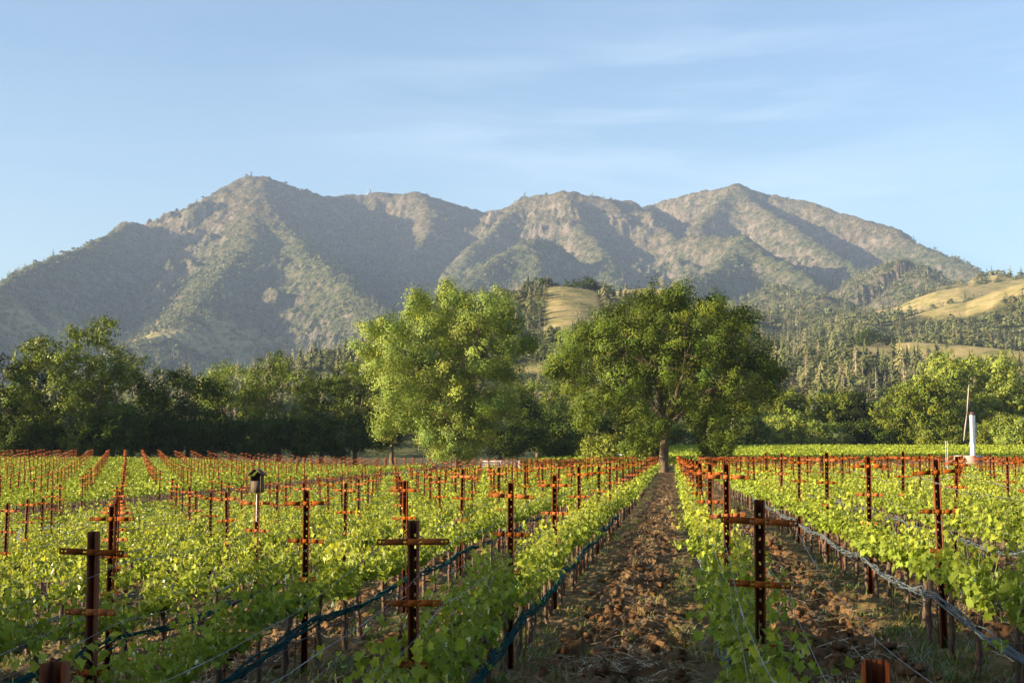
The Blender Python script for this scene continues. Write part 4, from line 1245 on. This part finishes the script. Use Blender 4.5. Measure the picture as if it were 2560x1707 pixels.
# single trees one can tell apart on the open knolls
def conifer_thing(label, px, py, d, h, mat_col, seed, dead=False, group=None, wid=0.2):
    rg = np.random.default_rng(seed)
    p = at(px, py, d)
    z, _ = hz_at(np.array([p[0]]), np.array([p[1]]))
    root = empty('dead_conifer' if dead else 'conifer_tree', (p[0], p[1], float(z[0]) - 0.3))
    tag(root, label, 'tree', group)
    h *= 0.66
    tb = MB(); tb.tube(np.array([(0, 0, -1), (0.1, 0, h * 0.5), (0, 0.1, h * 0.99)]), [h * 0.014, h * 0.009, 0.03], 6)
    tb.build('trunk', M['dead_wood'] if dead else M['tree_bark'], root)
    V, F = conifer_arrays(rg, layers=22, spokes=11, wid=wid, dead=dead)
    o = mk('bare_branches' if dead else 'crown', V * h, F, M['conifer'], root, np.tile(np.array(mat_col), (len(V), 1)))
def knoll_oak(label, px, py, d, r, seed, group=None):
    rg = np.random.default_rng(seed)
    p = at(px, py, d)
    z, _ = hz_at(np.array([p[0]]), np.array([p[1]]))
    root = empty('oak_tree', (p[0], p[1], float(z[0]) - 0.2))
    tag(root, label, 'tree', group)
    bl = [(rg.normal(0, 0.5) * r, rg.normal(0, 0.5) * r, r * rg.uniform(0.35, 0.95), r * rg.uniform(0.36, 0.5)) for _ in range(9)]
    trunk_mesh(bl, 0.05 * r, r * 0.35, root, rg, nl=5)
    crown_mesh('crown', bl, M['dark_shaded_leaf'], root, rg, 1.5, 20, 0.95, 1.0)
knoll_oak('wide dark oak beside the golden meadow on the right hillside', 1992, 790, 1165, 11, 401)
knoll_oak('smaller round oak just right of the wide oak by the golden meadow', 2032, 792, 1160, 7.5, 402)
knoll_oak('dark oak on the left shoulder of the central golden knoll', 1250, 670, 1180, 9, 403)
knoll_oak('dark oak on top of the central golden knoll', 1310, 668, 1172, 6.5, 404)
knoll_oak('dark oak on the right shoulder of the central golden knoll', 1345, 673, 1162, 9, 405)
knoll_oak('dark oak lower down the right shoulder of the central golden knoll', 1372, 686, 1170, 7.5, 406)
conifer_thing('tall conifer at the left foot of the central golden knoll', 1213, 700, 1140, 26, (0.062, 0.08, 0.036), 410, wid=0.17)
conifer_thing('bushy conifer below the left shoulder of the central golden knoll', 1240, 740, 1020, 22, (0.07, 0.085, 0.036), 411, wid=0.24)
conifer_thing('conifer on the left slope under the central golden knoll', 1192, 745, 1060, 20, (0.062, 0.08, 0.036), 412)
conifer_thing('bare grey snag standing in front of the golden meadow', 2010, 856, 900, 27, (0.30, 0.26, 0.2), 413, True, wid=0.11)
conifer_thing('bare grey snag among green conifers left of the meadow snag', 1935, 862, 880, 24, (0.30, 0.26, 0.2), 414, True, wid=0.1)
conifer_thing('pale dead conifer at the foot of the right hillside, right of the oak crown', 1770, 885, 820, 20, (0.26, 0.21, 0.14), 415, True, wid=0.18)
conifer_thing('pale dead conifer in the lower middle of the right hillside', 1850, 885, 800, 21, (0.26, 0.21, 0.14), 416, True, wid=0.18)
conifer_thing('pointed green conifer left of the wide oak by the meadow', 1955, 800, 1140, 30, (0.07, 0.085, 0.036), 417, wid=0.2)
conifer_thing('conifer against the sky at the right end of the mountain, left one', 2290, 640, 2900, 34, (0.05, 0.065, 0.03), 418)
conifer_thing('conifer against the sky at the right edge of the picture', 2345, 640, 2800, 36, (0.05, 0.065, 0.03), 419)

# ------------------------------------------------------------------ radio masts on the summits
def mast(label, px, py, d, h, w_, lattice=True):
    p = at(px, py, d)
    z, _ = hz_at(np.array([p[0]]), np.array([p[1]]))
    root = empty('radio_mast', (p[0], p[1], max(float(z[0]), p[2]) - 2))
    tag(root, label, 'radio mast')
    mb = MB()
    if lattice:
        for a in range(3):
            c, s = math.cos(a * 2.094), math.sin(a * 2.094)
            mb.bar((c * w_, s * w_, 0), (c * w_ * 0.45, s * w_ * 0.45, h * 0.8), 0.95, 0.95)
        for i in range(8):
            z0, z1 = h * 0.1 * i, h * 0.1 * (i + 1)
            for a in range(3):
                f0, f1 = w_ * (1 - 0.55 * z0 / (h * 0.8)), w_ * (1 - 0.55 * z1 / (h * 0.8))
                mb.bar((math.cos(a * 2.094) * f0, math.sin(a * 2.094) * f0, z0), (math.cos((a + 1) * 2.094) * f1, math.sin((a + 1) * 2.094) * f1, z1), 0.7, 0.7)
        mb.build('lattice_tower', M['dark_paint'], root)
        an = MB(); an.tube(np.array([(0, 0, h * 0.78), (0, 0, h)]), 0.45, 5)
        for zz in (0.55, 0.7, 0.8): an.tube(np.array([(w_ * 0.5, -w_ * 0.4, h * zz), (w_ * 0.5, -w_ * 0.4, h * zz + 2.6)]), 1.0, 8)
        an.build('antenna', M['white_paint'], root)
    else:
        mb.tube(np.array([(0, 0, 0), (0, 0, h)]), [0.6, 0.3], 5); mb.build('pole', M['pole'], root)
        an = MB(); an.box(-3, 3, -2, 2, 0, 5); an.build('hut', M['white_paint'], root)
mast('lattice radio mast on the highest left summit', 577, 411, 6580, 40, 3.2)
mast('thin pole mast right of the highest left summit', 650, 422, 6600, 26, 1, False)
mast('lattice radio mast on the saddle summit', 851, 445, 6980, 38, 3.0)
mast('thin pole mast close beside the saddle lattice mast', 844, 446, 6990, 40, 1, False)
mast('thin pole mast on the right hand summit', 1664, 435, 7100, 26, 1, False)
mast('small pole mast right of centre on the right hand summit', 1692, 433, 7000, 14, 1, False)

# ------------------------------------------------------------------ wind machine, gate, birdhouse and poles
WX, WY = at_depth(2425, 165)
root = empty('wind_machine', (WX, WY, float(G(WX, WY))))
tag(root, 'short silver wind machine tower with one upright brown propeller standing beyond the rows', 'wind machine')
HT = 2.55 - 0.37 + 5.0 - float(G(WX, WY))
hb_ = 2.2
mb = MB(); mb.tube(np.array([(0, 0, 0.4), (0, 0, hb_ + 1.4)]), 0.31, 28); mb.build('lower_tube', M['white_paint'], root, smooth=False)
mb = MB(); mb.tube(np.array([(0, 0, hb_ + 1.4), (0, 0, HT - 0.35)]), 0.33, 28); mb.build('tower_tube', M['steel'], root)
mb = MB(); mb.tube(np.array([(0, 0, hb_ + 1.34), (0, 0, hb_ + 1.46)]), 0.39, 28); mb.build('flange', M['pole'], root)
mb = MB(); mb.tube(np.array([(0, 0, HT - 0.36), (0, 0, HT - 0.3), (0, 0, HT), (0, 0, HT + 0.03)]), [0.36, 0.38, 0.38, 0.2], 24)
mb.tube(np.array([(0, 0, HT - 0.12), (-0.55, -0.25, HT - 0.08)]), 0.12, 10); mb.build('gearbox', M['dark_paint'], root)
mb = MB()
hub = Vector((-0.58, -0.27, HT - 0.08))
for s in (1, -1):
    tipv = hub + Vector((0.30 * s + (0.0 if s > 0 else -0.16), 0.02, 3.25 * s))
    n = 9; P = np.array([hub.lerp(tipv, i / (n - 1)) for i in range(n)])
    W_ = 0.075 + 0.05 * np.sin(np.linspace(0, math.pi, n))
    V = np.concatenate([P + np.array([1, 0, 0]) * W_[:, None] + [0, 0.02, 0], P + np.array([1, 0, 0]) * -W_[:, None] + [0, -0.06, 0], P + np.array([0, 0.05, 0])])
    q = [(i, i + 1, n + i + 1, n + i) for i in range(n - 1)] + [(n + i, n + i + 1, 2 * n + i + 1, 2 * n + i) for i in range(n - 1)] + [(2 * n + i, 2 * n + i + 1, i + 1, i) for i in range(n - 1)]
    mb.add(V, q)
mb.build('propeller', M['blade'], root)
mb = MB()
for a in (0, 0.28):
    mb.tube(np.array([(0.42, a - 0.14, hb_ + 2.0), (0.42, a - 0.14, HT - 1.2)]), 0.018, 5)
for zz in np.arange(hb_ + 2.1, HT - 1.2, 0.35): mb.tube(np.array([(0.42, -0.14, zz), (0.42, 0.14, zz)]), 0.012, 4)
for zz in (hb_ + 2.0, HT - 1.2): mb.tube(np.array([(0.42, 0, zz), (0.3, 0, zz)]), 0.015, 4)
mb.build('ladder', M['pole'], root)
mb = MB(); mb.tube(np.array([(-0.42, -0.1, hb_ + 1.0), (-0.44, -0.1, hb_ + 0.4), (-0.40, -0.1, hb_ + 0.1), (-0.3, -0.1, hb_)]), 0.03, 6); mb.build('exhaust_pipe', M['dark_paint'], root)
mb = MB(); mb.box(-2.0, 1.0, -1.0, 1.0, -0.6, hb_ - 0.05); mb.build('plinth', M['concrete'], root)

def pole(label, u, d, top):
    x, y = at_depth(u, d)
    z = float(G(x, y))
    root = empty('metal_pole', (x, y, z)); tag(root, label, 'pole')
    mb = MB(); mb.tube(np.array([(0, 0, -0.3), (0, 0, top - z)]), 0.012, 8); mb.build('shaft', M['pole'], root)
    mb = MB(); mb.tube(np.array([(0, 0, top - z), (0, 0, top - z + 0.03)]), 0.015, 8); mb.build('cap', M['white_paint'], root)
pole('thin grey metal pole left of the wind machine, left one of a close pair', 2358, 64, 3.02)
pole('thin grey metal pole left of the wind machine, right one of a close pair', 2362, 65, 3.02)

GX, GY = at_depth(1255, 168)
gz0 = float(G(GX, GY))
root = empty('field_gate', (GX, GY, gz0)); tag(root, 'white metal field gate with square mesh at the end of the rows', 'gate')
gw, g0, g1 = 2.15, 0.55, 1.93
mb = MB()
for z in (g0, g1): mb.bar((-gw, 0, z), (gw, 0, z), 0.05, 0.05)
for x in (-gw, 0, gw): mb.bar((x, 0.0, g0 - 0.02), (x, 0.0, g1 + 0.02), 0.06, 0.06)
mb.build('frame', M['white_paint'], root)
mb = MB()
for x in np.arange(-gw + 0.2, gw, 0.215): mb.bar((x, 0.03, g0), (x, 0.03, g1), 0.014, 0.014)
for z in np.arange(g0 + 0.2, g1, 0.2): mb.bar((-gw, -0.03, z), (gw, -0.03, z), 0.014, 0.014)
mb.build('mesh_infill', M['white_paint'], root)
for x in (-gw - 0.14, gw + 0.14):
    mb = MB(); mb.tube(np.array([(x, 0, -0.4), (x, 0, g1 + 0.12)]), 0.05, 10); mb.build('gate_post', M['pole'], root)
    mb = MB(); mb.bar((x, 0, g0 + 0.2), (x * 0.94, 0, g0 + 0.2), 0.04, 0.04); mb.bar((x, 0, g1 - 0.2), (x * 0.94, 0, g1 - 0.2), 0.04, 0.04); mb.build('hinge', M['pole'], root)

# nest box on its pipe, strapped to a post of the third row left of the aisle
BX, BY = ROW0 - 3 * ROWD, POST0 + 3 * POSTD
bz = float(G(BX, BY))
root = empty('birdhouse', (BX, BY - 0.06, bz + HP - 0.44)); root.scale = (0.82, 0.82, 0.82); tag(root, 'weathered wooden birdhouse with open gabled front on a pipe above a trellis post', 'birdhouse')
mb = MB(); mb.tube(np.array([(0, 0, 0.0), (0, 0, 0.56)]), 0.012, 10); mb.build('pipe', M['white_paint'], root)
b0 = 0.56
mb = MB(); mb.box(-0.095, 0.095, -0.10, -0.082, b0, b0 + 0.225); mb.build('front_board', M['wood_old'], root)
mb = MB(); mb.box(-0.095, 0.095, 0.082, 0.10, b0, b0 + 0.30); mb.build('back_board', M['wood_old'], root)
for s in (-1, 1):
    x0, x1 = sorted((s * 0.095, s * 0.113))
    mb = MB(); mb.box(x0, x1, -0.10, 0.10, b0, b0 + 0.325); mb.build('side_board', M['wood_old'], root)
mb = MB(); mb.box(-0.094, 0.094, -0.081, 0.081, b0, b0 + 0.016); mb.build('floor_board', M['wood_old'], root)
for s in (-1, 1):
    mb = MB()
    Mx = Matrix.Translation((0, 0, b0 + 0.46)) @ Matrix.Rotation(s * R(40), 4, 'Y')
    x0, x1 = sorted((s * (0.001 if s > 0 else 0.02), s * 0.205))
    mb.box(x0, x1, -0.15, 0.13, 0.0, 0.017, Mx); mb.build('roof_board', M['wood_old'], root)
mb = MB(); V = [(-0.094, 0.083, b0 + 0.3), (0.094, 0.083, b0 + 0.3), (0, 0.083, b0 + 0.44), (-0.094, 0.099, b0 + 0.3), (0.094, 0.099, b0 + 0.3), (0, 0.099, b0 + 0.44)]
mb.add(V, [(0, 1, 4, 3), (1, 2, 5, 4), (2, 0, 3, 5)], [(0, 2, 1), (3, 4, 5)]); mb.build('gable_board', M['wood_old'], root)

# a white pipe lying on two stands beyond the feathery shrub
PX, PY = at_depth(1540, 232)
root = empty('white_pipe', (PX, PY, float(G(PX, PY)))); tag(root, 'white pipe lying level on stands behind the feathery shrub', 'pipe')
mb = MB(); mb.tube(np.array([(-1.1, 0, 2.0), (1.1, 0, 2.0)]), 0.13, 12); mb.build('pipe', M['white_paint'], root)
for s in (-0.8, 0.8):
    mb = MB(); mb.bar((s, 0, -0.3), (s, 0, 1.88), 0.09, 0.09); mb.build('stand', M['pole'], root)

# ------------------------------------------------------------------ wires, drip hoses and rolled netting along the nearest rows
def row_line(k, y0, y1, xo, zf, rad, name, mat, label, cat, group, step=0.5, sag=0.05, jit=0.004, lump=0.0, n=5, strands=1, spread=0.0, rg=rng):
    x = ROW0 + k * ROWD + xo
    y = np.arange(y0, y1, step)
    ph = ((y - POST0) / POSTD) % 1.0
    mb = MB()
    for s in range(strands):
        wx = np.interp(y, np.arange(y0, y1 + 1, 0.9), rg.normal(0, 1, len(np.arange(y0, y1 + 1, 0.9)))) * (jit + spread)
        wz = np.interp(y, np.arange(y0, y1 + 1, 0.7), rg.normal(0, 1, len(np.arange(y0, y1 + 1, 0.7)))) * (jit + spread)
        z = G(np.full_like(y, x), y) + zf - sag * 4 * ph * (1 - ph) + wz
        r = rad * np.ones_like(y)
        if lump: r = r * (1 + lump * np.maximum(0, rg.normal(0, 1, len(y)) - 0.6))
        tw = s * 2.1 + y * 1.1 + wx * 40
        mb.tube(np.column_stack([x + wx + spread * np.cos(tw), y, z + spread * np.sin(tw)]), r, n, caps=False)
    o = mb.build(name, mat, None, smooth=True)
    return tag(o, label, cat, group)
SIDE = {-1: 'left', 1: 'right'}
for k in range(-7, 5):
    rn = row_name(k)
    x = ROW0 + k * ROWD
    ys = max(2.2, x / (AL_T if x < 0 else AR_T) - 2)
    for zz, e, nm in ((HP - 0.15, 0.245, 'upper'), (HP - 0.585, 0.19, 'lower')):
        for s in (-1, 1):
            row_line(k, ys, ys + 55, s * e, zz - 0.05, 0.0015, 'trellis_wire', M['wire'], f"thin grey {nm} {SIDE[s]} trellis wire strung along the {rn}", 'trellis wire', 'trellis wires along the rows', 0.3, 0.10, 0.006, 1.4, 4)
    row_line(k, ys, ys + 55, 0.03, 0.46, 0.008, 'drip_hose', M['hose'], f"black drip hose running under the vines of the {rn}", 'drip hose', 'drip hoses under the vines', 0.4, 0.05, 0.004, 0.0, 6)
    s = -1 if x > 0 else 1
    teal = k in (-1, -3, -2, -5)
    row_line(k, ys, ys + 42, s * 0.13, 0.66, 0.011 if teal else 0.008, 'rolled_netting', M['net'] if teal else M['net_grey'],
             f"{'teal' if teal else 'faded grey'} roll of bird netting tied along the {rn}", 'bird netting', 'rolled bird nets along the rows', 0.13, 0.10, 0.010, 0.45, 6, 6, 0.016)

# ------------------------------------------------------------------ clods, straw and weeds between the rows
rgs = np.random.default_rng(91)
def aisle_points(n, y0, y1, umin, umax, power=0.5):
    """points between the rows, denser near the viewer"""
    y = y0 * (y1 / y0) ** (rgs.random(n) ** (1 / (2 * power)) )
    lo, hi = AL_T * y - 1, AR_T * y + 1
    x = lo + rgs.random(n) * (hi - lo)
    u = np.abs(row_off(x))
    k = (u >= umin) & (u <= umax) & (np.maximum(x - ROAD[1], ROAD[0] - x) > 0.2)
    return x[k], y[k]
bmi = []
import bmesh
bm_ = bmesh.new(); bmesh.ops.create_icosphere(bm_, subdivisions=2, radius=1.0)
ICO = np.array([v.co[:] for v in bm_.verts]); ICF = np.array([[v.index for v in f.verts] for f in bm_.faces]); bm_.free()
x, y = aisle_points(14000, 6, 60, 0.42, 1.2)
n = len(x)
sz = 0.010 + 0.062 * rgs.random(n) ** 3.2
Vs = np.empty((n, len(ICO), 3))
ph = rgs.uniform(0, 6.28, (n, 3))
r_ = 1 + 0.3 * np.sin(ICO[None, :, 0] * 3.1 + ph[:, :1]) + 0.26 * np.sin(ICO[None, :, 1] * 4.3 + ph[:, 1:2]) + 0.2 * np.sin(ICO[None, :, 2] * 6.7 + ph[:, 2:]) + rgs.normal(0, 0.17, (n, len(ICO)))
Vs = ICO[None] * r_[:, :, None] * sz[:, None, None] * np.array([1.15, 1.15, 0.8])
Vs = Vs + np.column_stack([x, y, G_fine(x, y) + sz * 0.35])[:, None]
F = (np.arange(n)[:, None, None] * len(ICO) + ICF[None]).reshape(-1, 3)
M['clod'] = noise_mat('soil_clod', [(0.3, (0.05, 0.025, 0.011)), (0.55, (0.14, 0.072, 0.031)), (0.8, (0.26, 0.15, 0.07))], 8, 6, 0.95, 0.8, 40, spec=0.1)
tag(mk('soil_clods', Vs.reshape(-1, 3), F, M['clod'], smooth=False), 'broken reddish brown clods of tilled soil between the rows', 'soil clods', kind='stuff')

def blades(x, y, L, wdt, tilt, name, mat, label, cat, colf, seg=3, zoff=0.0):
    """thin bent blades: tilt 0 stands upright, 1 lies flat"""
    n = len(x)
    az = rgs.uniform(0, 6.283, n)
    d = np.column_stack([np.cos(az), np.sin(az), np.zeros(n)])
    side = np.column_stack([-np.sin(az), np.cos(az), np.zeros(n)])
    up = np.array([0, 0, 1.0])
    P = np.column_stack([x, y, G_fine(x, y) + zoff])
    el = (1 - tilt) * (math.pi / 2)
    V = []
    for s in range(seg + 1):
        t = s / seg
        e = np.maximum(el - t * 0.7 * rgs.uniform(0.3, 1.2, n), -0.25)
        if s == 0: p = P
        else: p = p + (d * np.cos(e)[:, None] + up * np.sin(e)[:, None]) * (L / seg)[:, None]
        ww = wdt * (1 - 0.75 * t)
        V.append(p - side * ww[:, None]); V.append(p + side * ww[:, None])
    V = np.stack(V, 1); m_ = V.shape[1]
    q = np.array([(2 * s, 2 * s + 1, 2 * s + 3, 2 * s + 2) for s in range(seg)])
    F = (np.arange(n)[:, None, None] * m_ + q[None]).reshape(-1, 4)
    tag(mk(name, V.reshape(-1, 3), F, mat, None, np.repeat(colf(n), m_, 0)), label, cat, kind='stuff')
def clumped(x, y, scale, thr, seed):
    return fbm(x * scale, y * scale, seed, 3) > thr
# straw litter, thickest down the middle of each aisle
x, y = aisle_points(150000, 6, 120, 0.3, 1.2)
k = clumped(x, y, 0.8, 0.52, 301) & (rgs.random(len(x)) < 0.25 + 0.75 * sstep(0.6, 1.0, np.abs(row_off(x))))
x, y = x[k], y[k]; n = len(x)
blades(x, y, rgs.uniform(0.12, 0.45, n), rgs.uniform(0.003, 0.008, n) * (1 + y / 35), rgs.uniform(0.72, 1.0, n), 'straw_litter', M['straw'], 'dry straw strewn over the tilled soil', 'straw', lambda n: np.ones((n, 3)) * rgs.uniform(0.6, 1.2, (n, 1)), 3, 0.015)
# standing dry grass tufts
def tufts(nt, y0, y1, umin, umax, per, hgt, name, mat, label, cat, base, thr=0.45, seed=311, sp=0.07, wd=0.0026, dry=0.0):
    x, y = aisle_points(nt, y0, y1, umin, umax)
    k = clumped(x, y, 0.5, thr, seed); x, y = x[k], y[k]
    idx = np.repeat(np.arange(len(x)), per)
    hh = rgs.uniform(0.5, 1.2, len(x))[idx] * hgt
    bx, by = x[idx] + rgs.normal(0, sp, len(idx)), y[idx] + rgs.normal(0, sp, len(idx))
    dr = (rgs.random(len(x)) < dry)[idx]
    def colf(n):
        c = np.array(base)[None] * rgs.uniform(0.65, 1.25, (n, 1))
        return np.where(dr[:, None], c * np.array([2.6, 1.9, 1.6]), c)
    blades(bx, by, hh * rgs.uniform(0.5, 1.1, len(idx)), wd * (1 + by / 30) * rgs.uniform(0.7, 1.5, len(idx)), rgs.uniform(0.02, 0.45, len(idx)), name, mat, label, cat, colf)
tufts(4200, 6, 130, 0.0, 0.55, 24, 0.17, 'weeds', M['weed'], 'green weeds and grass growing under the vines', 'weeds', (1.0, 1.0, 1.0), 0.42, 311, 0.10, 0.0055, 0.12)
tufts(1600, 7, 100, 0.75, 1.2, 24, 0.30, 'dry_grass', M['straw'], 'dry grass tufts down the middle of the aisles', 'dry grass', (0.85, 0.85, 0.75), 0.5, 321, 0.06, 0.0026)
tufts(1300, 7, 120, 0.5, 1.2, 20, 0.13, 'grass', M['weed'], 'low green grass sprouting in the tilled soil', 'grass', (1.0, 1.05, 0.9), 0.5, 331, 0.08, 0.005)
